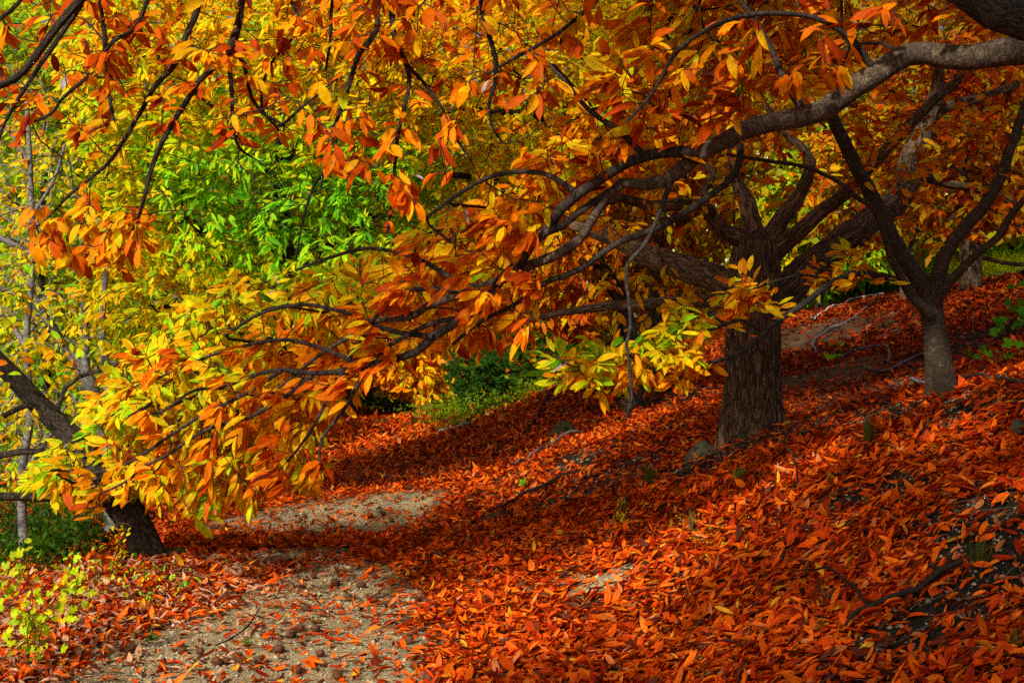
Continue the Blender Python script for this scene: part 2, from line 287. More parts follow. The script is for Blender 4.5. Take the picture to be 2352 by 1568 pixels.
def build_ground():
    ny, nx = 620, 420
    y = 1.5*np.exp(np.linspace(0, math.log(110/1.5), ny)); y = np.r_[np.linspace(-12, 1.4, 20), y]
    s = np.linspace(-1, 1, nx); s = np.sign(s)*np.abs(s)**1.25
    Y, S = np.meshgrid(y, s, indexing='ij'); X = S*(14+.75*np.maximum(Y, 0)+np.abs(S)**6*20)+.5
    Z = H(X, Y); g = gravel(X, Y); b = bare(X, Y)
    c = np.empty(X.shape+(3,)); base = np.array([.10,.032,.012]); c[:] = base
    c += (np.array([.40,.32,.165])-c)*g[..., None]
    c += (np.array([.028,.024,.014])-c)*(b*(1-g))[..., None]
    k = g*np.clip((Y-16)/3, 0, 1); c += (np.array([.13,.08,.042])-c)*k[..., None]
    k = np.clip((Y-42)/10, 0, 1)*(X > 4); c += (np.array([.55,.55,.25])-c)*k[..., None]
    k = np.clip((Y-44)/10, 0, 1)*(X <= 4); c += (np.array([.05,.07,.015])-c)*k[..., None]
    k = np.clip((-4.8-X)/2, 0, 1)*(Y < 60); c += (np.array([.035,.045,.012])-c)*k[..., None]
    n0, n1 = X.shape; i = np.arange(n0-1)[:, None]*n1; j = np.arange(n1-1)[None]
    T = np.stack([i+j, i+j+1, i+j+1+n1, i+j+n1], -1).reshape(-1, 4)
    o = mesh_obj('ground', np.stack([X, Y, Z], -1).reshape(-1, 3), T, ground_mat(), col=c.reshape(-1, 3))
    tag(o, kind='structure')
build_ground()

# ------------------------------------------------------------------ leaf litter
LIT = np.array([[.66,.16,.008],[.74,.24,.012],[.50,.075,.006],[.34,.035,.004],[.62,.12,.006],[.80,.33,.04],[.60,.33,.17],[.13,.03,.010],[.76,.20,.010]])
LIT[:, 1] *= .68; LIT[:, 2] *= .35; LIT[:, 0] *= 1.2
LP = np.array([.2,.14,.17,.12,.15,.07,.05,.05,.05])
def scatter(y0, y1, dens, lmin, lmax, lod, wid=1.0, seed=1):
    r = np.random.default_rng(seed)
    area = (.36*(y1**2-y0**2)*1.05+2*wid*(y1-y0)); n = int(area*dens*1.3)
    y = np.sqrt(r.uniform(y0**2, y1**2, n)); x = r.uniform(-1, 1, n)*(.375*y+wid)
    g = gravel(x, y); b = bare(x, y)
    p = 1.0-np.where(y > 17.5, .42, .88)*g; p *= 1-.82*b
    left = np.clip((-4.0-x)/1.5, 0, 1); p *= 1-.75*left
    far = np.clip((y-40)/8, 0, 1)*(x > 5); p *= 1-far
    p *= .55+.75*fbm(x*1.5, y*1.5, 77)
    k = r.random(n) < p; x, y = x[k], y[k]; n = len(x)
    z = H(x, y); nn = Hn(x, y); a = r.uniform(0, 2*np.pi, n)
    # leaves slide into roughly one lie on the bank, free on the path
    pref = np.clip((x+.2)/1.2, 0, 1)*np.clip((16-y)/6, 0, 1); a = np.where(r.random(n) < .55*pref, r.normal(.35, .45, n)+np.pi*(r.random(n) < .5), a)
    D = np.stack([np.cos(a), np.sin(a), np.zeros(n)], -1); Nn = nn+r.normal(0, .26, (n, 3)); Nn = nrm(Nn)
    D = nrm(D-Nn*(D*Nn).sum(-1, keepdims=True))
    L = r.uniform(lmin, lmax, n)*np.clip(r.normal(1, .15, n), .6, 1.3); W = L*r.uniform(.28, .43, n)
    ci_ = r.choice(len(LIT), n, p=LP/LP.sum()); C = LIT[ci_]*r.uniform(.7, 1.2, (n, 1))
    pale = (x < -1.6) & (y < 13) & (r.random(n) < .35); C[pale] = np.array([.62,.34,.19])*r.uniform(.8, 1.1, (pale.sum(), 1))
    yel = (r.random(n) < .02); C[yel] = np.array([.8,.40,.02]); br = (r.random(n) < .07); C[br] = np.array([.11,.032,.014])
    slope_shade = np.clip((x-3.2)/2, 0, 1)*np.clip((y-14)/3, 0, 1); C *= (1-.45*slope_shade)[:, None]; C[:, 1] *= 1-.15*slope_shade  # rear right slope: shade put into the litter colour
    fold = np.abs(r.normal(.3, .45, n)); fold = np.clip(fold, 0, 1.35); bend = r.normal(.05, .28, n)
    P = np.stack([x, y, z], -1)+nn*(.006+r.random(n)[:, None]*.035)-D*L[:, None]*.5*0
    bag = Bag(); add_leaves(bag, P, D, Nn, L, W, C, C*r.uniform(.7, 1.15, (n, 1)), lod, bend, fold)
    return bag
big = Bag()
for args in ((4.2, 9, 1400, .065, .125, 0, .8, 1), (9, 16, 1000, .07, .125, 1, 1.0, 2), (16, 26, 520, .09, .15, 2, 1.2, 3), (26, 46, 200, .15, .24, 2, 1.5, 4)):
    b = scatter(*args)
    for V, T, C, U in zip(b.V, b.T, b.C, b.U): big.add(V, T-T.min(), C, U)
tag(big.obj('leaf_litter', M_litter), 'thick carpet of fallen orange and rust chestnut leaves over bank and path', 'fallen leaves', kind='stuff')

# pebbles
def pebbles():
    r = np.random.default_rng(5); n = 120000; y = np.sqrt(r.uniform(5**2, 17**2, n)); x = r.uniform(-1, 1, n)*(.37*y+.6)
    w = np.clip(gravel(x, y)*.45+bare(x, y)*.35+(x < -2.2)*(x > -4.2)*(y < 13)*.35, 0, 1); k = r.random(n) < w; x, y = x[k], y[k]; n = len(x)
    z = H(x, y); s = r.gamma(1.6, .0036, n)+.0035; s = np.minimum(s, .035)
    oc = np.array([[1,0,0],[-1,0,0],[0,1,0],[0,-1,0],[0,0,.7],[0,0,-.7]], float); tri = np.array([[0,2,4],[2,1,4],[1,3,4],[3,0,4],[2,0,5],[1,2,5],[3,1,5],[0,3,5]])
    V = oc[None]*(1+r.uniform(-.35, .35, (n, 6, 3)))*s[:, None, None]; a = r.uniform(0, 6.28, n); c, s_ = np.cos(a)[:, None], np.sin(a)[:, None]
    X = V[..., 0]*c-V[..., 1]*s_; Y = V[..., 0]*s_+V[..., 1]*c
    V = np.stack([X+x[:, None], Y+y[:, None], V[..., 2]+z[:, None]+.003], -1)
    T = (tri[None]+(np.arange(n)*6)[:, None, None]).reshape(-1, 3); col = np.array([.33,.27,.16])*r.uniform(.35, 1.45, (n, 1)); col[r.random(n) < .02] = (.55,.53,.46)
    bag = Bag(); bag.add(V.reshape(-1, 3), T, np.repeat(col, 6, 0)); return bag
def debris():
    r = np.random.default_rng(15); bag = Bag(); n = 9000; y = np.sqrt(r.uniform(5**2, 20**2, n)); x = r.uniform(-1, 1, n)*(.37*y+.4); k = r.random(n) < .16+.5*bare(x, y); x, y = x[k], y[k]; n = len(x)
    for xx, yy, a, L, q in zip(x, y, r.uniform(0, 3.14, n), r.gamma(3, .045, n)+.04, r.uniform(.0012, .0035, n)):
        t = np.linspace(-1, 1, 4); px = xx+np.cos(a)*t*L/2+r.normal(0, .006, 4); py = yy+np.sin(a)*t*L/2+r.normal(0, .006, 4); tube(bag, np.stack([px, py, H(px, py)+.022+.02*r.random()+t*.008*r.normal()], -1), q, 4, np.array([.10,.06,.035])*r.uniform(.4, 1.8))
    return bag
def vc_mat(name, rough=.85):
    m, nt, nd, lk = newmat(name); out = N(nt, 'ShaderNodeOutputMaterial'); p = N(nt, 'ShaderNodeBsdfPrincipled'); p.inputs['Roughness'].default_value = rough; v = N(nt, 'ShaderNodeVertexColor', layer_name='tint')
    lk.new(v.outputs[0], p.inputs['Base Color']); lk.new(p.outputs[0], out.inputs[0]); return m
M_vc = vc_mat('pebble')
tag(pebbles().obj('gravel', M_vc, smooth=False), 'beige and grey gravel strewn over the path and bare soil', 'gravel', kind='stuff')

tag(debris().obj('twig_litter', M_vc), 'fine broken twigs scattered over the fallen leaves', 'twigs', kind='stuff')
# ------------------------------------------------------------------ tree machinery
def limb3(pts):
    """(u, v, depth, radius in px of the measured copy) -> world x,y,z,r"""
    o = []
    for p in pts:
        q = at(p[0], p[1], p[2]); o.append((q[0], q[1], q[2], p[3]*p[2]/F))
    return np.array(o)
class Tree:
    def __init__(s, name, base, label, cat='tree', group=None, bark=M_barkA, twig=M_twig, leafmat=M_leaf):
        s.root = empty(name, base, label, cat, group); s.name = name; s.bark = bark; s.twig = twig; s.leafmat = leafmat
        s.P = []; s.par = []; s.hand = []; s.len = []; s.R = []
    def limb(s, name, W, sides=12, ridges=0, flare=0, rough=.06, step=.12, label=None, nodes=True, bark=None, u0=0):
        L = smooth_line(W, step); P = L[:, :3].copy()
        if len(P) > 6 and not flare:
            wob = np.stack([fbm(np.arange(len(P))*.35, np.full(len(P), 3.1*len(s.P)), k)-.5 for k in range(3)], -1); P += wob*L[:, 3:4]*.9*np.minimum(1, np.arange(len(P))/4)[:, None]
        bag = Bag(); tube(bag, P, L[:, 3], sides, None, ridges, flare, rough, u0=u0)
        o = bag.obj(name, bark or s.bark, s.root)
        if label: o['label'] = label
        if nodes:
            i0 = len(s.P)
            for k, (p, r) in enumerate(zip(P, L[:, 3])): s.P.append(p); s.par.append(i0+k-1 if k else -1); s.hand.append(True); s.len.append(0.0); s.R.append(r)
        return o
    def grow(s, A, droop=.25, alpha=.35, jit=.05, maxseg=.22, ok=None):
        """join every attractor to the nearest twig of the skeleton; returns tips and their directions"""
        cap = len(s.P)+len(A)*12+10
        P = np.zeros((cap, 3)); n = len(s.P); P[:n] = s.P; ln = np.zeros(cap); ln[:n] = s.len; ok_ = np.zeros(cap, bool); ok_[:n] = [r < .12 for r in s.R] if ok is None else ok
        if not ok_.any(): ok_[:n] = True
        par = list(s.par); hand = list(s.hand)
        d0 = np.array([((P[:n][ok_[:n]]-a)**2).sum(-1).min() for a in A]); tips = []
        for a in A[np.argsort(d0)]:
            d = np.linalg.norm(P[:n]-a, axis=1)+alpha*ln[:n]+np.where(ok_[:n], 0, 9); j = int(np.argmin(d)); p = P[j]; D = a-p; L = np.linalg.norm(D); k = int(min(9, max(2, L/maxseg)))
            q = par[j]; pd = (p-P[q]) if q >= 0 else D; pd = pd/max(np.linalg.norm(pd), 1e-6)
            ctrl = p+pd*L*.38+np.array([0, 0, droop*L*.4]); last = j
            for m in range(1, k+1):
                t = m/k; x = (1-t)**2*p+2*t*(1-t)*ctrl+t*t*a
                if m < k: x = x+R.normal(0, jit*.35*min(L, .6), 3)
                P[n] = x; par.append(last); hand.append(False); ok_[n] = True; ln[n] = ln[last]+L/k; last = n; n += 1
            tips.append(last)
        s.P = list(P[:n]); s.par = par; s.hand = hand; s.len = list(ln[:n]); s.R += [0]*(n-len(s.R)); tips = np.array(tips)
        pp = np.array([s.P[i] for i in tips]); pr = np.array([s.P[s.par[i]] for i in tips]); return pp, nrm(pp-pr)
    def twigs(s, r0=.0028, ex=.45, rmax=.03, sides=5, name='branches'):
        n = len(s.P); cnt = np.zeros(n); child = [[] for _ in range(n)]
        for i in range(n-1, -1, -1):
            if s.hand[i]: continue
            cnt[i] = max(cnt[i], 1); j = s.par[i]
            if j >= 0: cnt[j] += cnt[i] ; child[j].append(i)
        # cnt double counts along a chain only at forks: recompute as number of tips
        rad = np.minimum(r0*np.maximum(cnt, 1)**ex, rmax); bag = Bag(); used = np.zeros(n, bool)
        for i in range(n):
            if s.hand[i] or used[i]: continue
            ch = [s.par[i], i] if s.par[i] >= 0 else [i]; used[i] = True; k = i
            while child[k]:
                m = max(child[k], key=lambda c: cnt[c]); 
                if used[m]: break
                used[m] = True; ch.append(m); k = m
            if len(ch) < 2: continue
            rr = rad[ch].copy(); rr[0] = rr[1]*1.1; tube(bag, np.array([s.P[c] for c in ch]), rr, sides)
        if bag.n: return bag.obj(name, s.twig, s.root)
    def crown(s, tips, dirs, hfun, n=7, L=(.13,.19), ratio=.33, lod=1, sd=.1, span=.26, pref=(-.25,-.25,-.55), nrmv=(-.25,-.7,.6), spread=.9, name='crown', droop=.25, label=None, dark=None, pale=.002, rnd=.18):
        m = len(tips); h0 = hfun(tips)+R.normal(0, sd*.7, m); cnt = R.poisson(n, m)+1; idx = np.repeat(np.arange(m), cnt); N_ = len(idx)
        k = R.random(N_); T = dirs[idx]; pos = tips[idx]-T*(k*span)[:, None]+R.normal(0, .012, (N_, 3))
        side = nrm(np.cross(T, np.array([0, -.35, 1.])))*np.where(R.random(N_) < .5, 1, -1)[:, None]
        D = nrm(T*(.75-.3*k[:, None])+side*(spread*(.35+.8*k))[:, None]+np.array(pref)+R.normal(0, rnd, (N_, 3)))
        Nn = np.array(nrmv)+R.normal(0, .36, (N_, 3)); pos = pos+D*.018
        LL = R.uniform(L[0], L[1], N_)*np.clip(R.normal(1, .12, N_), .65, 1.25); W = LL*ratio*R.uniform(.8, 1.2, N_)
        h = h0[idx]+R.normal(0, sd*.95, N_); C = ramp(h)*R.uniform(.62, 1.12, (N_, 1)); C2 = ramp(h+R.choice([.12,.02,.14,-.04], N_))*.95
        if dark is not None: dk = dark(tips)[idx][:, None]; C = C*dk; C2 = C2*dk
        pl = R.random(N_) < pale; C[pl] = (.55,.5,.55); C2[pl] = (.5,.42,.42)
        bag = Bag(); add_leaves(bag, pos, D, Nn, LL, W, C, C2, lod, R.normal(.16, .16, N_), np.clip(R.normal(.28, .22, N_), -.1, 1.0))
        o = bag.obj(name, s.leafmat, s.root)
        if label: o['label'] = label
        return o
def inpoly(u, v, poly):
    poly = np.array(poly, float); c = np.zeros(len(u), bool); j = len(poly)-1
    for i in range(len(poly)):
        xi, yi = poly[i]; xj, yj = poly[j]
        with np.errstate(divide='ignore', invalid='ignore'):
            c ^= ((yi > v) != (yj > v)) & (u < (xj-xi)*(v-yi)/(yj-yi+1e-12)+xi)
        j = i
    return c
def sample(poly, n, y0, y1, keep=None, tilt=None):
    P = np.array(poly, float); lo, hi = P.min(0), P.max(0); U = []; V = []
    while len(U) < n:
        u = R.uniform(lo[0], hi[0], n*3); v = R.uniform(lo[1], hi[1], n*3); k = inpoly(u, v, poly)
        if keep is not None: k &= R.random(len(u)) < keep(u, v)
        U.extend(u[k]); V.extend(v[k])
    u, v = np.array(U[:n]), np.array(V[:n]); y = R.uniform(y0, y1, n)
    if tilt is not None: y = y+tilt(u, v)
    Q = at(u, v, y); g = H(Q[:, 0], Q[:, 1]); return Q[Q[:, 2] > g+.25]

# ================================================================== SUN direction (light travels along SD)
SUN_EL = math.radians(34); SUN_AZ = math.radians(-152)  # azimuth the light comes from, measured from +Y towards +X
toS = np.array([math.sin(SUN_AZ)*math.cos(SUN_EL), math.cos(SUN_AZ)*math.cos(SUN_EL), math.sin(SUN_EL)])

exec_blocks = []
# ================================================================== tree A: long limb reaching in from the right
tA = Tree('chestnut_tree', (5.1, 9.6, gz(5.1, 9.6)), 'chestnut whose long speckled limb sweeps down leftwards across the whole view above the path', 'tree', bark=M_barkA)
gA = gz(5.1, 9.6)
tA.limb('trunk', np.array([(5.1,9.6,gA-.2,.3),(5.08,9.6,gA+.8,.24),(5.0,9.5,3.3,.22),(5.0,9.3,5.0,.17),(4.6,8.8,7.2,.1),(4.0,8.4,9.0,.05)]), 18, 10, .5, .05)
main = limb3([(2650,170,9.3,42),(2500,120,9.2,38),(2352,120,9.1,34),(2250,128,9.1,30),(2160,126,9.1,27),(2100,122,9.1,26),(2045,145,9.05,27),(1975,192,9.0,26),(1900,240,9.0,25),(1830,268,9.0,24),(1740,292,9.0,22),(1670,320,9.0,20),(1605,352,9.0,18)])
main = np.vstack([[5.0,9.5,3.5,.16], main]); tA.limb('limb', main, 14, 0, 0, .05, .08)
M_barkS = bark_mat('dark_branch_bark', (.018,.013,.010), (.075,.058,.045), 16, 30, .3, .2, (.2,.18,.15))
def dA_(u): return float(np.clip((1300-u)/1150, 0, 1))*2.3
def LA(pts, d0=9.0, d1=None, **k):
    d1 = d0 if d1 is None else d1; n = len(pts)
    return tA.limb('limb', limb3([(p[0], p[1], d0+(d1-d0)*i/(n-1)+dA_(p[0]), p[2]) for i, p in enumerate(pts)]), 9, 0, 0, .05, .08, bark=M_barkA if pts[0][2] > 17 else M_barkS, **k)
LA([(1610,350,16),(1540,348,13),(1480,358,13),(1400,398,12),(1330,442,12),(1288,480,12),(1253,530,12),(1219,562,12),(1199,598,12),(1151,642,12),(1117,695,12),(1066,729,11),(997,773,11),(953,808,10),(895,825,8),(837,842,7.5),(775,855,7),(718,858,6),(649,851,5.5),(581,862,5),(513,886,4.5),(437,900,3.5),(380,940,3),(300,965,2.5)], 9.0, 9.3)
LA([(1605,355,18),(1560,392,17),(1525,418,16),(1480,425,14),(1430,420,13),(1395,450,12),(1360,500,11),(1330,550,11),(1281,587,12),(1220,610,12),(1185,628,12),(1117,657,11),(1076,667,11),(1031,685,10),(980,705,9),(939,729,8),(871,736,6),(800,775,5.5),(740,810,5),(690,850,4),(640,890,4)], 9.1, 9.3)
LA([(1080,668,8),(1014,664,7),(960,663,6),(912,681,5.5),(870,720,5),(830,770,5),(790,850,4.5),(760,900,4),(730,960,4),(700,1010,3.5),(660,1060,3)], 9.2, 9.0)
LA([(718,862,5.5),(667,903,5),(615,937,5),(564,961,5),(496,978,4.5),(444,1002,4.5),(376,1050,4),(328,1072,3.5),(290,1105,3),(240,1130,2.5)], 9.2, 8.8)
LA([(1253,535,9),(1290,520,9),(1340,480,8),(1400,440,8)], 9.05, 9.15)
LA([(1540,420,7),(1503,517,5.5),(1476,568,5),(1441,606,5),(1438,640,4.8),(1445,688,4.6),(1448,756,4.4),(1438,790,4.2),(1445,842,4),(1452,915,3.6),(1438,965,2.6)], 9.1, 8.9, label='bare twig hanging straight down')
LA([(1060,732,7),(1000,740,6),(900,790,5),(840,850,5),(790,940,4.5),(740,1010,4),(735,1060,3)], 9.2, 8.6)
LA([(1700,330,9),(1690,400,8),(1600,470,8),(1520,520,8),(1420,560,7),(1330,620,7),(1250,650,6),(1180,700,5),(1100,740,5),(1040,790,4)], 9.2, 9.4)
LA([(2010,165,9),(1965,99,7),(1931,72,6.5),(1873,41,6),(1787,31,6),(1702,38,6),(1616,72,5.5),(1548,126,5),(1500,210,4.5),(1440,280,4)], 9.0, 8.4)
LA([(1850,262,10),(1800,180,8),(1760,90,7),(1700,0,6),(1660,-80,5)], 9.0, 9.2)
LA([(1480,357,8),(1420,300,7),(1350,250,6),(1290,180,5),(1230,120,4)], 9.0, 9.4)
LA([(1330,445,8),(1250,400,6),(1150,400,5),(1060,440,5),(980,500,4)], 9.2, 9.8)
LA([(1117,695,7),(1040,640,6),(950,590,5),(850,570,4.5),(760,590,4),(680,620,3)], 9.1, 9.3)
LA([(997,773,7),(900,760,6),(800,720,5),(700,700,4.5),(600,720,4),(520,770,3)], 9.1, 9.3)
LA([(837,842,6),(740,800,5),(640,780,4.5),(540,800,4),(450,830,3.5),(360,870,3)], 9.1, 9.2)
LA([(649,851,4.5),(560,905,4.5),(470,950,4),(390,1000,4),(300,1060,3.5),(220,1085,3),(140,1080,2.5)], 9.1, 9.0)
polyA = [(80,1060),(60,1120),(180,1155),(250,1140),(330,1130),(380,1150),(430,1190),(470,1185),(520,1150),(560,1190),(610,1190),(630,1110),(680,1080),(730,1130),(790,1100),(720,1040),(750,980),(790,950),(800,900),(840,860),(910,820),(1040,790),(1180,765),(1290,760),(1300,650),(1380,560),(1250,500),(1500,330),(1700,270),(1900,210),(2030,110),(2150,60),(2352,60),(2352,-60),(1500,-60),(1400,150),(1200,400),(900,560),(700,640),(560,620),(420,700),(300,810),(210,920),(120,1020)]
def keepA(u, v):
    k = np.ones_like(u); k = np.where((u > 1250) & (v > 250+.0*u) & (v > 330-(u-1600)*.3), .45, k); k = np.where((u > 1500) & (v < 330), .5, k); k = np.where((u > 1900), .4, k)
    k = np.where((u < 620) & (v < 760), .5, k); k = np.where((u > 1230) & (v > 470), .15, k); return k*np.where((u > 560) & (u < 900) & (v > 1000), .75, 1)
hA = field([(80,1120,.30),(200,1010,.36),(300,950,.42),(250,1120,.60),(400,1080,.56),(500,1050,.58),(600,1170,.62),(440,1170,.40),(500,850,.46),(480,780,.42),(700,950,.66),(800,1050,.62),(860,980,.55),(900,720,.56),(1000,650,.58),(600,690,.38),(850,610,.34),(1100,560,.58),(1200,480,.62),(1300,300,.62),(1600,200,.68),(1750,120,.68),(1500,100,.60),(2000,60,.72),(2300,40,.76),(1800,350,.74),(1300,740,.72),(700,850,.70),(1000,760,.70),(1250,700,.72),(600,950,.60)])
tl = lambda u, v: np.clip((1300-u)/1150, 0, 1)*2.3
atA = np.vstack([sample(polyA, 130, 8.6, 9.0, keepA, tl), sample(polyA, 1300, 9.75, 11.5, keepA, tl)])
tips, dirs = tA.grow(atA, .2, .3)
tA.grow(sample(polyA, 260, 8.7, 10.2, None, tl), .2, .3)
hA2 = lambda P: hA(P)-.07*np.clip((1050-pix(P)[0])/300, 0, 1)-.06*(pix(P)[0] > 1050)+.16*(P[:, 1] < 9.35+np.clip((1300-pix(P)[0])/1150, 0, 1)*2.3)-.02
tA.crown(tips, dirs, hA2, 6.0, (.13,.20), .30, 0, .13, .24, pref=(-.7,-.2,-.5), rnd=.17)
TREES = {'A': tA}

# ================================================================== tree B: overhead, twigs hanging from the top edge
gB = gz(4.7, 5.4)
tB = Tree('chestnut_tree', (4.7, 5.4, gB), 'overhead chestnut whose thin dark branches hang into view from the top left edge', 'tree', bark=M_barkF)
tB.limb('trunk', np.array([(4.7,5.4,gB-.2,.34),(4.7,5.4,gB+.8,.28),(4.5,5.5,3.6,.25),(4.2,5.4,5.2,.2),(3.6,5.2,7.0,.12)]), 16, 10, .5, .05)
tB.limb('limb', np.array([(4.5,5.5,3.7,.16),(3.2,6.2,3.45,.13),(2.35,6.5,3.5,.1),(2.0,6.6,3.72,.09),(1.2,7.0,4.25,.08),(0.2,7.5,4.6,.075),(-1,8,4.75,.065),(-2.4,8.2,4.85,.05),(-4,8.4,4.8,.035)]), 12, 0, 0, .05, .12)
tB.limb('limb', np.array([(4.2,5.4,5.2,.12),(2.5,6.5,6.4,.09),(0,7.5,7.2,.07),(-2.5,8,7.4,.05),(-5,8.5,7.0,.03)]), 9, 0, 0, .05, .15)
def LB(pts, d=8.4, top=True):
    P = limb3([(p[0], p[1], d+(.25*math.sin(i*.8+p[0])), p[2]) for i, p in enumerate(pts)])
    if top:
        x = P[0, 0]; P = np.vstack([[x+.25, 8.1-.12*0, 4.78, P[0, 3]*1.25], [x+.1, 8.3, 4.45, P[0, 3]*1.1], P])
    return tB.limb('branch', P, 8, 0, 0, .08, .07)
LB([(557,-10,9),(547,62,9),(523,113,10),(496,150,7),(455,191,6.5),(420,246,6.5),(383,308,6),(352,376,5.5),(332,455,4.5),(310,520,3.5),(270,560,2.5)])
LB([(455,0,8),(424,89,6.5),(403,147,6),(362,191,6),(325,253,5.5),(290,314,5),(260,362,4.5),(225,396,4),(164,444,3.5),(110,500,2.5),(68,533,2)], 8.7)
LB([(195,-20,11),(185,0,10),(130,62,9.5),(79,130,9),(34,181,9),(-25,205,9)], 7.9)
LB([(205,-20,7),(195,0,6),(144,75,6),(92,150,5.5),(44,226,4.5),(10,287,3.5),(-20,350,3)], 8.2)
LB([(229,-10,6.5),(239,75,6),(244,137,5.5),(250,212,5),(260,280,4)], 8.5)
LB([(342,-10,5.5),(314,58,5),(297,75,5),(260,96,5),(205,171,4.5),(147,222,4),(113,263,3.5),(51,290,2.5)], 8.1)
LB([(524,118,6.5),(533,205,5),(537,308,4),(560,350,3),(581,362,2.5)], 8.4, False)
LB([(535,108,6),(560,147,5),(578,226,4.5),(602,260,4),(646,284,3.5),(690,250,3),(775,180,2.5)], 8.4, False)
LB([(867,-10,8),(865,68,6.5),(826,120,6.5),(809,171,6),(795,219,5.5),(783,250,5),(762,308,4.5),(752,383,4),(718,434,3.5),(690,533,2.5),(680,600,2)], 8.6)
LB([(901,-10,8),(907,85,7),(936,154,6),(937,212,5.5),(918,290,5),(908,359,4.5),(901,461,4),(891,533,3)], 8.6)
LB([(936,150,5),(980,198,4),(1014,246,4),(1042,308,3.5),(1083,372,2.5)], 8.6, False)
LB([(1107,-10,7),(1120,68,6),(1137,130,6),(1137,191,5.5),(1124,239,4.5),(1130,290,3.5),(1151,325,2.5)], 8.4)
LB([(766,-10,4.5),(759,85,4),(749,160,3)], 8.3)
LB([(1380,-20,6),(1340,30,5),(1260,90,4.5),(1190,130,4),(1120,170,3)], 8.5)
LB([(60,-20,5),(30,20,5),(-20,60,5)], 8.0)
LB([(660,-20,5),(690,60,4),(620,150,3.5),(600,240,3),(640,300,2.5)], 8.9)
polyB = [(-30,-60),(1300,-60),(1420,60),(1250,230),(1150,300),(1080,380),(960,330),(900,420),(800,380),(720,330),(640,330),(560,340),(500,320),(420,330),(330,250),(250,280),(180,330),(60,300),(-30,320)]
polyB2 = [(60,520),(110,480),(200,460),(330,470),(350,540),(300,590),(200,600),(90,580)]
hB = field([(100,100,.76),(500,100,.68),(800,120,.70),(1100,200,.72),(1300,50,.72),(450,260,.76),(250,560,.64),(150,540,.66)])
atB = np.vstack([sample(polyB, 235, 7.9, 9.1, lambda u, v: .5+.5*(vnoise(u/70, v/60, 4) > .42)), sample(polyB2, 46, 8.2, 8.9), sample([(800,380),(1000,380),(980,470),(830,470)], 12, 8.4, 8.9)])
tips, dirs = tB.grow(atB, .1, .3); tB.grow(sample([(-30,-60),(1300,-60),(1300,300),(1000,480),(700,560),(350,560),(0,450)], 200, 8.0, 9.0), -.1, .3)
tB.crown(tips, dirs, lambda P: hB(P)-.04, 3.6, (.10,.155), .38, 0, .11, .2, pref=(-.3,-.15,-.65), pale=.006)
TREES['B'] = tB

# ================================================================== tree C: the stout chestnut on the bank
bC = hit(1722, 1000, 10, 20)
tC = Tree('chestnut_tree', bC, 'stout rugged chestnut with dark ridged trunk standing on the crest of the leafy bank', 'tree', bark=M_barkC)
dC = bC[1]+.15
tr = limb3([(1724,1010,dC,66),(1726,985,dC,66),(1727,940,dC,64),(1729,880,dC,62),(1730,800,dC,62),(1731,720,dC,63),(1732,660,dC,63),(1733,600,dC,58),(1735,555,dC,50)])
tr[0, 2] = bC[2]-.3
tC.limb('trunk', tr, 180, 20, .62, .03, .02)
def LC(pts, d0=dC, d1=None, sides=14, **k):
    d1 = d0 if d1 is None else d1; n = len(pts)
    return tC.limb('limb', limb3([(p[0], p[1], d0+(d1-d0)*i/(n-1), p[2]) for i, p in enumerate(pts)]), sides, 5, 0, .06, .1, **k)
LC([(1715,680,36),(1660,645,35),(1600,622,32),(1540,600,29),(1480,580,26),(1420,550,22),(1360,530,16),(1300,520,10)], dC, dC+2)
LC([(1700,712,18),(1640,690,17),(1560,695,15),(1480,698,14),(1400,702,12),(1320,715,9),(1220,730,6)], dC+.1, dC+1)
LC([(1725,570,34),(1695,545,24),(1660,532,20),(1640,505,17),(1628,480,15),(1610,468,14),(1560,470,14),(1490,472,13),(1430,455,11),(1380,470,8)], dC, dC-.6)
LC([(1628,485,11),(1615,440,9),(1640,400,7),(1600,360,6)], dC-.2, dC)
LC([(1745,575,36),(1780,530,24),(1800,495,20),(1830,455,17),(1850,410,15),(1862,370,12),(1830,330,10),(1790,300,8),(1760,240,6)], dC, dC+.4)
LC([(1760,590,30),(1800,560,22),(1850,520,19),(1900,480,17),(1940,445,16),(1985,395,15),(2030,350,14),(2070,312,13),(2110,270,12),(2170,210,11),(2230,165,9)], dC, dC-.8)
LC([(1752,720,45),(1800,670,40),(1850,620,37),(1920,565,35),(1990,515,33),(2050,465,32),(2085,405,30),(2100,350,27),(2120,300,24),(2145,240,20),(2160,190,15),(2150,120,11)], dC+.1, dC+1.2)
LC([(2125,290,15),(2160,255,14),(2210,235,13),(2260,222,12),(2310,205,11),(2370,190,10)], dC+1.0, dC+1.3)
LC([(2090,400,12),(2180,420,11),(2260,440,10),(2330,470,8)], dC+1.0, dC+2, 8)
LC([(1735,570,34),(1728,520,26),(1716,470,20),(1690,420,15),(1680,340,12),(1700,250,9),(1690,150,7)], dC, dC+1)
hC = field([(1400,480,.62),(1560,560,.5),(1700,450,.38),(1650,380,.66),(1900,500,.55),(1850,400,.72),(2000,300,.74),(2100,350,.62),(2250,250,.74),(2200,150,.82),(1900,570,.5),(2080,560,.72),(1500,700,.45)])
polyC = [(1380,180),(2352,60),(2400,540),(2290,560),(2200,540),(2080,590),(1990,520),(1850,560),(1790,640),(1700,700),(1560,740),(1400,760),(1330,640),(1350,400)]
def keepC(u, v): return np.where((u < 1660) & (v > 480), .3, 1)*np.where((u > 1640) & (u < 1860) & (v > 480), .05, 1)*np.where((u > 1850)&(v > 480), .12, 1)*np.where((u > 1850) & (v > 250), .55, 1)
atC = np.vstack([sample(polyC, 360, dC-1.3, dC+3, keepC)])
tips, dirs = tC.grow(atC, .15, .3)
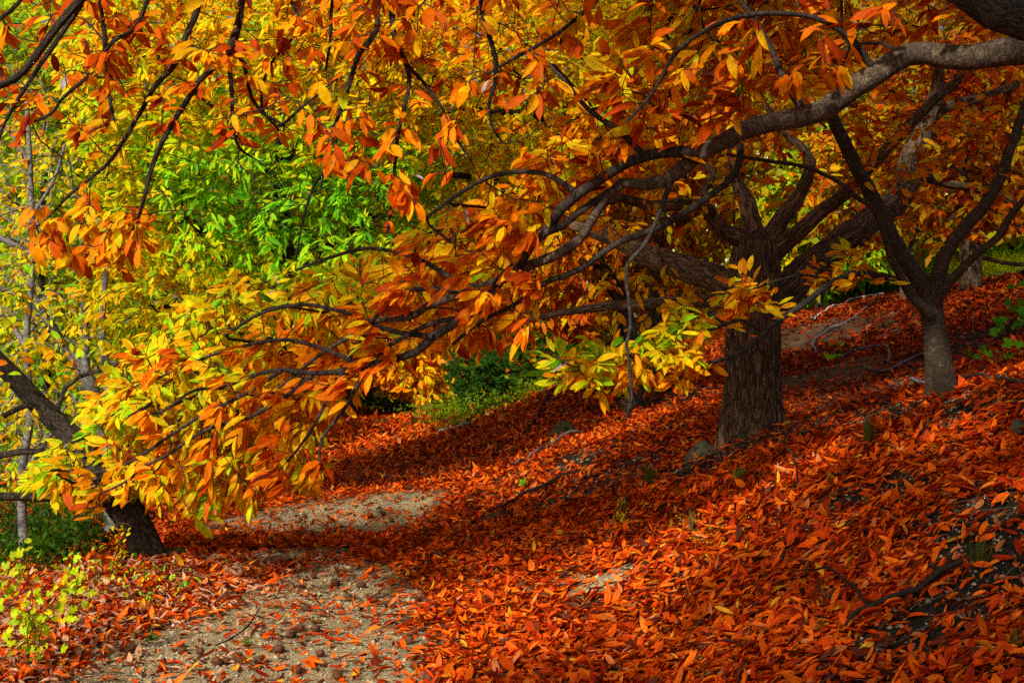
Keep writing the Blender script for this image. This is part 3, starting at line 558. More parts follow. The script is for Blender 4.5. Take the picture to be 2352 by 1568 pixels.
tC.crown(tips, dirs, hC, 4.5, (.11,.16), .38, 1, .12, .22, pref=(-.1,-.2,-.4))
TREES['C'] = tC

# ================================================================== tree D: slim forked tree
bD = hit(2163, 912, 8, 20); dD = bD[1]+.1
tD = Tree('young_chestnut_tree', bD, 'slim speckled young chestnut with smooth forked trunk at the right of the bank crest', 'tree', bark=M_barkD)
tr = limb3([(2166,925,dD,38),(2163,905,dD,33),(2158,860,dD,30),(2152,800,dD,28),(2143,740,dD,26),(2138,690,dD,26),(2138,655,dD,25)]); tr[0, 2] = bD[2]-.15
tD.limb('trunk', tr, 40, 0, .32, .05, .04)
def LD(pts, d0=dD, d1=None, sides=12, **k):
    d1 = d0 if d1 is None else d1; n = len(pts)
    return tD.limb('limb', limb3([(p[0], p[1], d0+(d1-d0)*i/(n-1), p[2]) for i, p in enumerate(pts)]), sides, 0, 0, .05, .07, **k)
LD([(2136,700,22),(2112,640,19),(2080,600,19),(2058,560,17),(2040,525,17),(2012,460,17),(1975,405,16),(1948,350,16),(1928,305,15),(1912,265,14)], dD, dD-.5)
LD([(2142,690,22),(2155,640,19),(2168,600,17),(2195,550,16),(2235,500,15),(2275,450,14),(2305,390,13),(2325,330,12),(2345,270,11),(2370,200,10)], dD, dD-.4)
LD([(2148,700,16),(2168,665,12),(2205,620,10),(2245,580,9),(2290,545,9),(2325,490,8),(2370,440,7)], dD-.05, dD-.7, 9)
LD([(2135,720,14),(2095,680,11),(2072,640,9),(2050,600,8),(2030,540,7),(2005,480,6),(1975,458,6),(1931,420,5.5),(1856,386,5),(1753,369,4.5),(1668,355,3.5)], dD-.15, dD-1.0, 8)
LD([(2078,650,8),(2040,637,8),(1995,628,8),(1950,632,8),(1910,650,8),(1870,678,7.5),(1830,708,7.5),(1790,735,7.5),(1760,757,7),(1730,790,7),(1690,815,6),(1645,830,5),(1600,838,4),(1560,870,3)], dD-.2, 9.9, 8, bark=M_barkS)
LD([(1752,762,5),(1700,735,4),(1640,755,4),(1580,770,3.5),(1530,790,3),(1450,820,2.5),(1350,850,2)], 10.9, 9.8, 6)
LD([(1900,655,4),(1860,632,3),(1800,640,3),(1740,660,2.5),(1690,672,2)], 11.8, 10.8, 6)
hD = field([(1250,860,.22),(1350,870,.62),(1320,820,.06),(1260,830,.06),(1400,820,.2),(1450,850,.56),(1500,790,.14),(1550,770,.16),(1600,830,.62),(1500,900,.66),(1400,900,.64),(1700,620,.6),(1750,690,.5),(1680,700,.7),(1800,700,.42),(1960,610,.5),(1900,600,.64),(1280,900,.45),(2000,640,.7),(2100,560,.74)])
polD1 = [(1250,820),(1330,775),(1440,790),(1550,740),(1610,790),(1640,830),(1590,860),(1540,880),(1480,880),(1380,905),(1290,880),(1240,890)]
atD = np.vstack([sample(polD1, 90, 9.5, 10.3), sample([(1660,640),(1720,610),(1800,660),(1830,690),(1770,740),(1660,720)], 22, 10.6, 11.3), sample([(1860,600),(1960,560),(2050,620),(1980,660),(1900,650)], 16, dD-.8, dD-.3), sample([(1560,700),(1660,680),(1660,780),(1560,780)], 8, 10, 10.6), sample([(1900,280),(2352,200),(2352,420),(2250,560),(2080,560),(2000,400)], 40, dD-1, dD+.6)])
tips, dirs = tD.grow(atD, .1, .3)
tD.crown(tips, dirs, hD, 5.0, (.11,.165), .30, 0, .13, .2, pref=(-.6,-.2,-.25), spread=1.1)
TREES['D'] = tD

# ================================================================== tree F: leaning tree at the left of the path
bF = hit(342, 1282, 9, 20); dF = bF[1]+.05
tF = Tree('leaning_tree', bF, 'dark leaning chestnut at the left path edge beside a grey stone, trunk tilted left', 'tree', bark=M_barkF)
tr = limb3([(346,1300,dF,42),(340,1275,dF,38),(322,1225,dF,36),(300,1185,dF,37),(275,1150,dF,38),(240,1105,dF,34),(205,1060,dF,30),(165,1005,dF,27),(125,965,dF,25),(85,925,dF,24),(45,880,dF,22),(0,835,dF,21),(-60,770,dF,18),(-130,700,dF+.3,12)]); tr[0, 2] = bF[2]-.15
tF.limb('trunk', tr, 70, 14, .3, .05, .03)
def LF(pts, d0=dF, d1=None, sides=9):
    d1 = d0 if d1 is None else d1; n = len(pts); tF.limb('limb', limb3([(p[0], p[1], d0+(d1-d0)*i/(n-1), p[2]) for i, p in enumerate(pts)]), sides, 0, 0, .05, .1)
LF([(265,1140,18),(200,1140,13),(120,1142,11),(50,1140,10),(-40,1138,10)], dF, dF-.6)
LF([(225,1085,12),(170,1070,9),(120,1045,9),(60,1035,8),(-30,1052,8)], dF, dF+.4)
LF([(90,935,8),(60,930,7),(-30,975,6)], dF, dF-.3)
LF([(122,965,7),(135,930,6),(150,890,5.5),(185,865,5),(260,840,4),(330,800,3)], dF, dF+.2)
atF = sample([(-60,500),(120,560),(200,700),(120,900),(60,1100),(-60,1180)], 90, dF-.6, dF+1.6)
tips, dirs = tF.grow(atF, .1, .3)
tF.crown(tips, dirs, field([(0,700,.3),(0,1000,.22),(100,900,.38)]), 3, (.09,.14), .4, 1, .12, .2)

# ================================================================== background trees
def bgtree(name, label, pts, dep, bark, poly, n, dy, hf, L, k, lod=1, ratio=.34, extra=(), sd=.12, cat='tree', group=None, keep=None, dark=None, pref=(-.3,-.3,-.5), twig=M_twig, sides=14, ridges=0, rmax=.03, tilt=None, mat=M_leaf, r0=.003, alpha=.3, pale=.002):
    b = at(pts[0][0], 0, dep); x = float(b[0]); z = gz(x, dep)
    t = Tree(name, (x, dep, z), label, cat, group, bark, twig, mat)
    W = limb3([(p[0], p[1], dep, p[2]) for p in pts]); W[0, 2] = z-.2; W = W[np.r_[True, W[1:, 2] > z]]
    t.limb('trunk', W, sides, ridges, .25, .05, .12)
    for e in extra: 
        q = limb3([(p[0], p[1], dep+(p[3] if len(p) > 3 else 0), p[2]) for p in e]); t.limb('limb', q, 8, 0, 0, .05, .12)
    A = sample(poly, n, dep+dy[0], dep+dy[1], keep, tilt)
    tips, dirs = t.grow(A, .15, alpha, maxseg=.4); t.twigs(r0, .45, rmax, 4)
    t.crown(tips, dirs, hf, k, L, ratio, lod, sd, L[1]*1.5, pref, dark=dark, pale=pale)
    return t
hH = field([(100,100,.38),(300,60,.36),(500,100,.43),(500,250,.38),(800,100,.47),(800,250,.40),(1100,100,.48),(1400,100,.36),(600,330,.26),(450,450,.12),(650,550,.10),(820,420,.12),(1000,350,.24),(1000,260,.4),(1200,250,.38),(450,620,.36),(300,700,.28),(900,500,.2),(1100,450,.5),(1200,600,.55),(1550,150,.32),(1750,200,.42),(700,700,.38),(1500,400,.58),(150,300,.36),(300,480,.42),(220,600,.5),(950,420,.14),(560,480,.14),(340,600,.48),(420,680,.5),(700,740,.5),(500,720,.52),(250,820,.3),(1450,600,.7),(1380,680,.72),(1300,500,.66)])
hH0 = hH
hH = lambda P: hH0(P)+.03*(pix(P)[1] < 300)-.16*np.exp(-((pix(P)[0]-600)/480)**2-((pix(P)[1]-470)/220)**2)
bgtree('chestnut_tree', 'broad green and yellow chestnut behind the hanging branches on the left side of the path', [(505,1110,28),(515,980,25),(560,880,23),(620,760,20),(660,600,16),(640,420,12),(650,220,8)], 18.5, M_barkF,
       [(140,-60),(950,-60),(1000,300),(950,560),(850,700),(620,760),(420,860),(250,860),(170,740),(200,600),(230,420),(130,250)], 3000, (-2.6, 1.6), hH, (.13,.19), 7, 1, .27,
       extra=[[(648,860,14),(560,780,11,-.4),(460,720,8,-.9),(360,700,5,-1.2)],[(642,740,14),(520,600,10,-.6),(420,480,7,-1)],[(650,640,13),(760,560,9,-.6),(860,500,6,-1)],[(640,420,9),(500,260,6,-.4),(350,120,4,-.6)],[(645,380,9),(780,240,6,-.5),(900,100,4,-.8)]], sd=.10, rmax=.045, twig=M_twig)
bgtree('chestnut_tree', 'golden chestnut in the upper middle with dark horizontal boughs behind the long speckled limb', [(1458,925,22),(1452,860,19),(1430,700,18),(1350,560,17),(1310,400,14),(1290,200,10)], 21, M_barkF,
       [(900,-60),(1900,-60),(1850,260),(1650,420),(1450,560),(1350,740),(1180,760),(1000,640),(960,450),(850,200)], 2400, (-2.6, 2), hH, (.15,.22), 6, 1, .28, dark=lambda P: 1-.6*np.clip((pix(P)[0]-1250)/250, 0, 1)*np.clip((pix(P)[1]-300)/150, 0, 1),  # lower right of the crown: shade put into the leaf colour
       extra=[[(1315,500,12),(1220,440,10,-.7),(1100,410,8,-1.6),(1020,400,6,-1.8)],[(1310,420,12),(1240,270,9,-.6),(1180,260,8,-1),(1050,250,5,-1.3)],[(1310,380,11),(1450,260,8,-.7),(1650,120,6,-1.2)]], sd=.11, rmax=.05)
# greyish tree with forked stems at left
bgtree('grey_tree', 'grey barked forked tree behind the dark leaning trunk with sparse yellow green leaves', [(265,1165,22),(258,1080,22),(250,1013,21),(240,975,19),(228,935,17),(214,900,16),(200,868,15),(184,842,14),(160,810,11),(133,772,10),(90,700,9),(40,620,8)], 17, M_barkG,
       [(-60,240),(140,300),(220,520),(260,700),(330,820),(330,1000),(240,1080),(100,1100),(-60,1060)], 520, (-1, 3), field([(50,400,.32),(100,700,.30),(100,900,.36),(250,950,.26),(50,1000,.24),(20,250,.4)]), (.07,.12), 3.2, 1, .45,
       extra=[[(252,985,14),(256,940,12),(245,885,12),(242,840,11),(236,780,9),(235,700,8),(250,560,6)],[(198,865,11),(197,820,10),(195,770,9),(190,700,7)],[(40,620,7),(96,602,9,.2),(50,575,8,.3),(0,545,8,.3),(-60,520,8,.3)],[(150,800,6),(120,740,5,-.3),(60,690,5,-.5),(-20,650,5,-.6)],[(230,940,8),(180,985,5,.2),(140,1010,4,.2)]], sd=.13, twig=M_gtwig, rmax=.02, cat='tree', r0=.005, alpha=.15)
bgtree('bare_shrub', 'pale grey tangled shrub with few yellow leaves at the far left edge', [(60,1230,12),(50,1100,10),(70,950,9),(60,800,8),(75,600,7),(70,400,6),(60,200,5)], 15, M_barkG,
       [(-60,100),(110,200),(150,420),(150,640),(110,900),(120,1120),(-60,1200)], 300, (-1, 2), field([(50,400,.42),(50,900,.3)]), (.06,.09), 2.0, 1, .5,
       extra=[[(62,800,6),(20,740,5,.2),(-30,700,4)],[(70,500,5),(120,420,4),(150,330,3)],[(50,1090,6),(110,1010,4),(150,930,3)],[(70,380,5),(20,300,4),(-30,260,3)]], sd=.12, twig=M_gtwig, rmax=.014, cat='shrub', r0=.0042, alpha=.1)
# low orange tree where the path ends
bgtree('chestnut_tree', 'low orange and gold tree drooping over the far end of the path', [(800,955,12),(805,900,10),(820,830,9),(850,760,7),(900,700,5)], 34, M_barkF,
       [(690,700),(900,700),(1060,740),(1010,800),(1040,860),(1030,930),(960,945),(920,900),(860,880),(700,870)], 620, (-2, 1.2), field([(900,780,.66),(980,880,.5),(1000,930,.42),(850,850,.62)]), (.22,.3), 6, 2, .36, sd=.1, pref=(.3,-.3,-.6),
       extra=[[(815,850,7),(880,850,5,-.5),(960,880,4,-1)],[(830,800,7),(930,790,5,-.5),(1000,800,4,-.8)]])
# trees behind the stout chestnut; their leaf colours are darkened in place of shade
hR = field([(1500,400,.6),(1700,300,.55),(1900,150,.5),(1900,450,.45),(2050,520,.42),(2150,380,.52),(2250,200,.62),(2300,380,.62),(2340,300,.4),(2150,430,.62),(1450,600,.6),(1600,650,.35),(1500,560,.62)])
hR0 = hR
hR = lambda P: hR0(P)+.10
bgtree('chestnut_tree', 'dark trunked chestnut partly hidden behind the left boughs of the stout tree', [(1510,880,24),(1508,780,20),(1512,640,19),(1505,500,18),(1540,380,12),(1530,250,9)], 24, M_barkC,
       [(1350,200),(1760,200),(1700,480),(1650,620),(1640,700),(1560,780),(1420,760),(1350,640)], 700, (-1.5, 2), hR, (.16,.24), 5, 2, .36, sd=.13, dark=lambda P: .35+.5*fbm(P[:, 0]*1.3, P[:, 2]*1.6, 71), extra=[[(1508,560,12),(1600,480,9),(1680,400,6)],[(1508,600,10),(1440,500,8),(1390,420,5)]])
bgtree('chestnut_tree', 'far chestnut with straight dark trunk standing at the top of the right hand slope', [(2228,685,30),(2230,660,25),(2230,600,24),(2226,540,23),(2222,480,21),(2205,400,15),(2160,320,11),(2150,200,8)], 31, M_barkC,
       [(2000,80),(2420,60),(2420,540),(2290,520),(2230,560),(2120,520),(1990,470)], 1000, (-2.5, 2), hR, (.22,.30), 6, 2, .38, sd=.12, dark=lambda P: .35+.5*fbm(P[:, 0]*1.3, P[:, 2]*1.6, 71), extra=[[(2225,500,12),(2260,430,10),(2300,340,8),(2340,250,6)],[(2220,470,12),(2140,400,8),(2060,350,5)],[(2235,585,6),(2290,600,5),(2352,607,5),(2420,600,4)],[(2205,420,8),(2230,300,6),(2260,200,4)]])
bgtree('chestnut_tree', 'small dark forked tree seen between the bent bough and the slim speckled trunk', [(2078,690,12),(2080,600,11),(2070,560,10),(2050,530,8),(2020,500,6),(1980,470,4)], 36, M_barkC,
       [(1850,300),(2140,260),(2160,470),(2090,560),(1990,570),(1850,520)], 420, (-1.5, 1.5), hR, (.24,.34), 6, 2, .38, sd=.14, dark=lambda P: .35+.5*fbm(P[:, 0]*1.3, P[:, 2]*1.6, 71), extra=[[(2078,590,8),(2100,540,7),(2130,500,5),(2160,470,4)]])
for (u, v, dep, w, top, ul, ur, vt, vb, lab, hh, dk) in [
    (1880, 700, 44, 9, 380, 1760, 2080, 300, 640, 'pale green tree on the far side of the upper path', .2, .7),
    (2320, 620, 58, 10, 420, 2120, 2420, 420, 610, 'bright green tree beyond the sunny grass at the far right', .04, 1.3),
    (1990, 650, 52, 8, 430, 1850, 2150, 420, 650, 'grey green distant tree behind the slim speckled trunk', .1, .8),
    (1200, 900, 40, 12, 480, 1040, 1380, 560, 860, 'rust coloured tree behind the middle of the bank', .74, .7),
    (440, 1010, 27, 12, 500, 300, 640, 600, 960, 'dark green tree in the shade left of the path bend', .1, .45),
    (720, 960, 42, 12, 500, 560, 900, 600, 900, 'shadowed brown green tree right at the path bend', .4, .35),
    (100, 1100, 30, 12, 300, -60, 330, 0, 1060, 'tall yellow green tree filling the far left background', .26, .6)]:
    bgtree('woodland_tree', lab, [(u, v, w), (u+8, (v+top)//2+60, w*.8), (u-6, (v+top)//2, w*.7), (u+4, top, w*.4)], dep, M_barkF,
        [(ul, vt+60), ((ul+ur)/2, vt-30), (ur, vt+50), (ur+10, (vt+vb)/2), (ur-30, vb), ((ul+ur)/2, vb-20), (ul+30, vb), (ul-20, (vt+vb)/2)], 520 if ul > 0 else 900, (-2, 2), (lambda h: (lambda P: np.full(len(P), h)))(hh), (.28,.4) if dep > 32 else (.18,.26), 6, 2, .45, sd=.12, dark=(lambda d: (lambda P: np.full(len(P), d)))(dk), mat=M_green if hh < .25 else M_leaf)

# ================================================================== woodland mass and undergrowth (stuff)
def mass(name, label, cat, polys, size, mat, up=.0):
    bag = Bag()
    for poly, n, y0, y1, h, sd, dk in polys:
        P = sample(poly, n, y0, y1); n = len(P); hc = h+sd*(fbm(P[:, 0]*.9+3, P[:, 2]*.9, 44)-.5)*3+R.normal(0, sd*.5, n)
        D = np.array([-.3,-.3,-.3+up])+R.normal(0, .6, (n, 3)); Nn = np.array([-.2,-.6,.7])+R.normal(0, .4, (n, 3)); L = R.uniform(*size, n)*(P[:, 1]/40)
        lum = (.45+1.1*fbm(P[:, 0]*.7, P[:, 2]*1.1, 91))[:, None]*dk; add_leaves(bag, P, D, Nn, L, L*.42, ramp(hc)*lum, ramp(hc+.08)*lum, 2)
    return tag(bag.obj(name, mat), label, cat, kind='stuff')
mass('distant_woodland', 'mixed green and yellow wood closing the view behind the trees', 'woodland',
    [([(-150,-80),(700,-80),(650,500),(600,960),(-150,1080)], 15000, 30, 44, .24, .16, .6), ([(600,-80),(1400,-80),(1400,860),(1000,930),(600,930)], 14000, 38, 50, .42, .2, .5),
     ([(1300,-80),(2500,-80),(2500,520),(2050,600),(1800,690),(1400,850)], 20000, 42, 60, .45, .2, .32), ([(1780,480),(2130,460),(2130,600),(2000,640),(1800,700)], 2500, 50, 58, .06, .06, .9), ([(2110,480),(2450,420),(2450,585),(2110,600)], 3500, 60, 70, .08, .06, 1.6)], (.38,.6), M_green)  # the broad right-hand block has shade painted into its leaves
def patch(name, label, cat, polyg, n, h, sd, size, hgt, dk=1.0, dmax=60, ratio=.5, mat=M_green, weight=None):
    P = np.array(polyg, float); lo, hi = P.min(0), P.max(0); bag = Bag(); pts = []
    G = []
    for _ in range(90):
        while True:
            u = R.uniform(lo[0], hi[0]); v = R.uniform(lo[1], hi[1])
            if inpoly(np.array([u]), np.array([v]), polyg)[0]: break
        G.append(hit(u, v, 4, dmax))
    G = np.array(G); idx = R.integers(0, len(G), n); sp = np.minimum(G[:, 1]*.022, .9)[idx]
    x = G[idx, 0]+R.normal(0, 1, n)*sp*.7; y = G[idx, 1]+R.normal(0, 1, n)*sp; cl = fbm(x*2.2, y*2.2, 61); hh = hgt*(.25+1.3*cl)
    z = H(x, y)+R.random(n)**.8*hh; Pp = np.stack([x, y, z], -1); D = nrm(R.normal(0, .7, (n, 3))+np.array([0, -.1, .1])); Nn = R.normal(0, .4, (n, 3))+np.array([-.2,-.5,.8])
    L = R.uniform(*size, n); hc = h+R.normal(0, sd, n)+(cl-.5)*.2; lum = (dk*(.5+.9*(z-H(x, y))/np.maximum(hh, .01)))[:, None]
    add_leaves(bag, Pp, D, Nn, L, L*ratio, ramp(hc)*lum, ramp(hc+.05)*lum, 1); return tag(bag.obj(name, mat), label, cat, kind='stuff')
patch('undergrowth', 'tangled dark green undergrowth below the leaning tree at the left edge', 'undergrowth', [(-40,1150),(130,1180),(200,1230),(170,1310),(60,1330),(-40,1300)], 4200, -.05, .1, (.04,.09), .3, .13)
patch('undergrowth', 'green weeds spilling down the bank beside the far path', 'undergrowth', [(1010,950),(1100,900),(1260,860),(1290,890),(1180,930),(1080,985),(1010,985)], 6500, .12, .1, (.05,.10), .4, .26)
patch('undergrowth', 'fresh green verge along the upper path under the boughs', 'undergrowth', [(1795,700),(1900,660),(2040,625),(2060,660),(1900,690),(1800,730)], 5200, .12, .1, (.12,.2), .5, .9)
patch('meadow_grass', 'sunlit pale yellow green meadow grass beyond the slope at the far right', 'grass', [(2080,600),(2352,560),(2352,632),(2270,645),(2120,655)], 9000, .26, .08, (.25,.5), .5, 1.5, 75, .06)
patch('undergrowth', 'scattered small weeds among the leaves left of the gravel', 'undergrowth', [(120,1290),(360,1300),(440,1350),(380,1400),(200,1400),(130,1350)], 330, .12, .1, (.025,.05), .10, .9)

def bush(label, u, v, y, w, h, n, hh, dk, name='evergreen_bush', size=(.06,.1)):
    x = float(at(u, 0, y)[0]); z = gz(x, y); t = Tree(name, (x, y, z), label, 'bush', None, M_barkF, M_twig, M_green)
    for k in range(5):
        a = k*1.26; t.limb('stem', np.array([(x, y, z-.05, .02), (x+.2*w*math.cos(a), y+.2*w*math.sin(a), z+h*.4, .014), (x+.4*w*math.cos(a), y+.4*w*math.sin(a), z+h*.75, .008)]), 5, 0, 0, 0, .2)
    q = nrm(R.normal(0, 1, (n, 3)))*(R.random((n, 1))**.4); A = np.array([x, y, z+h*.52])+q*np.array([w/2, w/2, h/2])*(.75+.5*fbm(q[:, 0]*2+9, q[:, 2]*2+5, 13))[:, None]
    tips, dirs = t.grow(A, .0, .2, maxseg=.3); t.twigs(.003, .4, .02, 4)
    t.crown(tips, dirs, lambda P: np.full(len(P), hh), 8, size, .45, 2, .06, .2, (0,-.1,.1), dark=lambda P: np.full(len(P), dk)*(.6+.7*fbm(P[:, 0]*3, P[:, 2]*3, 5)), pale=0)
bush('round dark bluish green bush in the dip beyond the bank weeds', 1100, 900, 30, 1.7, 1.5, 260, -.12, .22, size=(.09,.14))
bush('tall shadowed green bush to the right of the round dark one', 1195, 850, 33, 2.0, 2.2, 260, -.05, .22, size=(.09,.14))
bush('wide dark mass added for the shade closing the far end of the path beneath the orange tree', 915, 955, 39, 4.4, 1.3, 300, -.12, .15, size=(.12,.18))  # near-black leaf mass added to stand for the shaded tunnel
bush('low dark bush at the left side of the path bend', 640, 960, 33, 2.6, 1.0, 240, -.1, .3, size=(.09,.14))

# ================================================================== small things on the ground
def stone(label, u, v, w, h, mat=M_stone):
    p = hit(u, v); y = p[1]; W = w*y/F/2; Hh = h*y/F
    import bmesh
    bm = bmesh.new(); bmesh.ops.create_icosphere(bm, subdivisions=4, radius=1)
    s = random.random()*50
    for q in bm.verts:
        c = q.co; n = fbm(np.array([c.x*1.1+s+c.z]), np.array([c.y*1.1+s-c.z*.7]), 3, 4)[0]; f = .55+.95*n+.12*abs(math.sin(c.x*3+s))
        c *= f; q.co = Vector((c.x*W*1.3, c.y*W*.8, c.z*Hh*.8))
    me = bpy.data.meshes.new('stone'); bm.to_mesh(me); bm.free(); me.materials.append(mat)
    for f in me.polygons: f.use_smooth = True
    o = bpy.data.objects.new('stone', me); COL.objects.link(o); o.location = (p[0], y, p[2]-Hh*.2); o.rotation_euler = (0, 0, random.random()*.6); tag(o, label, 'stone')
stone('grey stone lying right beside the foot of the leaning trunk', 405, 1278, 44, 34)
stone('pale stone tucked under the end of the fallen branch on the bank', 1145, 1196, 46, 36)
stone('mossy boulder half buried below the stout trunk on the bank', 1610, 1045, 54, 40)
stone('brown green stone sunk in leaves under the drooping spray', 1290, 1000, 44, 40)
stone('mossy stone at the right edge of the bank crest', 2350, 1000, 60, 60)
stone('small flat stone among leaves on the far right slope', 2045, 745, 30, 16)
stone('low grey stone on the shaded slope right of the slim trunk', 2290, 770, 40, 20)

def ground_line(uv, lift, name, label, cat, mat, r, sides=8, dmax=60, cols=None):
    P = np.array([hit(u, v, 4, dmax) for u, v in uv]); L = smooth_line(P, .12); z = H(L[:, 0], L[:, 1])
    k = np.interp(np.arange(len(L)), np.linspace(0, len(L)-1, len(lift)), lift) if np.ndim(lift) else lift
    L[:, 2] = z+k+(.035 if name != 'hose' else .04); rr = np.interp(np.arange(len(L)), np.linspace(0, len(L)-1, len(r)), r) if np.ndim(r) else r
    bag = Bag(); tube(bag, L, rr, sides, None, 0, 0, .0); return bag, P[0]
def stick(uv, label, r, lift=.03, forks=(), mat=M_twig, name='fallen_branch', cat='branch'):
    b, p0 = ground_line(uv, lift, name, label, cat, mat, r)
    for f in forks: c, _ = ground_line(f, lift, name, label, cat, mat, (r[-1]*.8, r[-1]*.4)); b.add(c.V[0], c.T[0], None, c.U[0])
    return tag(b.obj(name, mat, loc=p0), label, cat)
stick([(1118,1190),(1160,1178),(1200,1150),(1245,1135),(1290,1108),(1330,1100)], 'crooked dark fallen branch resting on a pale stone at the foot of the bank', (.012,.02,.018,.02,.012), .05, [[(1160,1178),(1155,1162)],[(1245,1135),(1275,1145)]])
stick([(2010,1425),(1990,1415),(1950,1385),(1900,1358),(1860,1350),(1820,1347)], 'thin arched dark twig lying on the orange leaves of the near bank', (.009,.008,.007,.004), (.01,.05,.09,.05))
stick([(1942,1470),(1960,1440),(2000,1422),(2050,1405),(2110,1385),(2160,1340),(2210,1320)], 'long bent fallen branch pointing up right across the near bank', (.008,.013,.014,.013,.016,.014), .03)
stick([(2135,1330),(2165,1340),(2210,1322)], 'short broken stick above the long bent branch on the near bank', (.012,.01), .03)
stick([(1008,1000),(1035,993),(1075,985)], 'short pale bleached stick at the edge of the far path', (.035,.04), .05, mat=M_gtwig)
stick([(860,952),(910,951),(985,950)], 'pale fallen pole lying across the shaded far end of the path', (.05,.05), .12, mat=M_gtwig)
stick([(1130,1055),(1170,1025),(1220,990),(1265,905),(1300,890)], 'long thin dark branch slanting up the middle of the bank', (.012,.02,.02), .04)
stick([(1180,1080),(1220,1055),(1290,1010),(1330,1000)], 'mossy greenish branch lying on leaves below the drooping spray', (.015,.022,.02), .03, mat=M_gtwig)
stick([(1740,1100),(1790,1130),(1830,1145),(1822,1100),(1800,1080)], 'small dead twig standing in the leaves of the right bank', (.006,.008,.006), (.0,.02,.1,.18))
stick([(495,1500),(540,1478),(570,1455),(598,1410)], 'small fine twig on the leaves left of the gravel', (.005,.007,.004), .02)
stick([(60,1330),(35,1290),(55,1220),(90,1150)], 'bare brown stem rising from dark undergrowth at the left edge', (.014,.014,.010,.006), (.0,.3,.6,.9), name='dead_stem', cat='stem')
stick([(155,1330),(205,1270),(240,1200),(270,1165)], 'thin leaning bare stem between undergrowth and leaning trunk', (.008,.008,.006), (.0,.25,.5,.7), name='dead_stem', cat='stem')
M_hose = plain('blue_grey_hose', (.16,.18,.26), .35, .6, .1, 10); M_hosed = plain('dark_hose', (.022,.024,.035), .3, .7, .1, 10); M_hosew = plain('pale_hose', (.55,.55,.55), .4, .5, .1, 10)
def hose(uv, label, mat, r=.02):
    b, p0 = ground_line(uv, .035, 'hose', label, 'hose', mat, r, 8, 60); tag(b.obj('hose', mat, loc=p0), label, 'hose')
hose([(1877,822),(1867,800),(1878,780),(1905,760),(1945,745),(1985,715),(2010,690)], 'blue grey hose curving down the slope edge of the upper path', M_hose)
hose([(1862,738),(1900,715),(1945,697),(1990,685),(2030,679)], 'pale hose lying along the green verge of the upper path', M_hosew, .028)
hose([(1932,832),(1960,815),(2000,805),(2030,800)], 'short straight dark hose piece on red leaves right of the stout trunk', M_hosed, .025)
hose([(2030,800),(2042,820),(2040,845)], 'short hooked hose end hanging from the straight dark piece', M_hosed, .02)
hose([(1985,850),(2005,862),(2040,862),(2070,845),(2110,828),(2145,826)], 'long dark hose snaking towards the slim speckled trunk', M_hosed, .025)
hose([(2095,882),(2110,890),(2135,890)], 'hose stub poking out left of the slim trunk foot', M_hose, .02)
hose([(2200,886),(2260,880),(2310,893),(2352,900)], 'thin dark hose on the slope right of the slim trunk foot', M_hosed, .018)

# chestnut burrs
M_burr = plain('brown_burr', (.11,.045,.018), .8, .2, .4, 60); M_nut = plain('glossy_chestnut', (.035,.010,.008), .15, .6, .2, 20)
def burr_mesh(seed, open_=False):
    r = np.random.default_rng(seed); bag = Bag(); n = 230; d = nrm(r.normal(0, 1, (n, 3)))
    if open_: d = d[d[:, 2]-.3*d[:, 0] < .75]; n = len(d)
    a = nrm(np.cross(d, r.normal(0, 1, (n, 3)))); b = np.cross(d, a); c = .019; w = .0022; L = r.uniform(.030, .040, n)[:, None]; tipd = nrm(d+r.normal(0, .22, (n, 3)))
    V = np.stack([d*c+a*w, d*c-a*w*.5+b*w*.87, d*c-a*w*.5-b*w*.87, tipd*L], 1); V[..., 2] *= .8
    T = np.array([[0,1,3],[1,2,3],[2,0,3]])[None]+(np.arange(n)*4)[:, None, None]; bag.add(V.reshape(-1, 3), T.reshape(-1, 3))
    th = np.linspace(0, np.pi, 9)[:, None]; ph = np.linspace(0, 2*np.pi, 12, endpoint=False)[None]; S = np.stack([np.sin(th)*np.cos(ph), np.sin(th)*np.sin(ph), np.cos(th)+0*ph], -1)*.023; S[..., 2] *= .8
    i = np.arange(8)[:, None]*12; j = np.arange(12)[None]; k = (j+1) % 12; T = np.concatenate([np.stack([i+j, i+j+12, i+k+12], -1).reshape(-1, 3), np.stack([i+j, i+k+12, i+k], -1).reshape(-1, 3)]); bag.add(S.reshape(-1, 3), T)
    return bag
burrs = []
for s in range(4):
    o = burr_mesh(s, s % 2 == 1).obj('chestnut_burr', M_burr, smooth=False); burrs.append(o)
BP_ = [(555,1390),(668,1352),(670,1465),(690,1450),(725,1452),(735,1510),(740,1418),(860,1388),(890,1395),(500,1530),(520,1528),(556,1526),(545,1520),(595,1525),(685,1550),(705,1405),(460,1505),(860,1330),(942,1430),(940,1480),(955,1540),(985,1565),(420,1505),(415,1490),(640,1500),(775,1560),(800,1380),(620,1360),(590,1310),(880,1260),(900,1240),(960,1250),(1010,1280),(1015,1310),(1060,1300),(870,1300),(930,1330),(960,1315),(1200,1355),(1215,1370),(1190,1340),(340,1380),(360,1390),(380,1420),(250,1360),(300,1370),(270,1420),(450,1410),(480,1425),(340,1330),(480,1250),(530,1240),(560,1215),(700,1190),(760,1200),(850,1190),(880,1185),(900,1200),(1075,1185),(1090,1170),(1110,1150),(1130,1145),(1030,1330),(1080,1360),(1100,1350),(980,1390),(1000,1400),(900,1345),(830,1350),(770,1345),(720,1330),(650,1250),(1100,1260),(1340,1270),(1500,900),(1520,930),(1550,915),(1570,950),(1610,960),(1480,950),(1540,985),(1600,900),(2130,1010),(1880,950),(2100,940),(2200,935),(1900,1000),(1260,1120),(320,1470),(300,1500),(365,1370)]
pr = set()
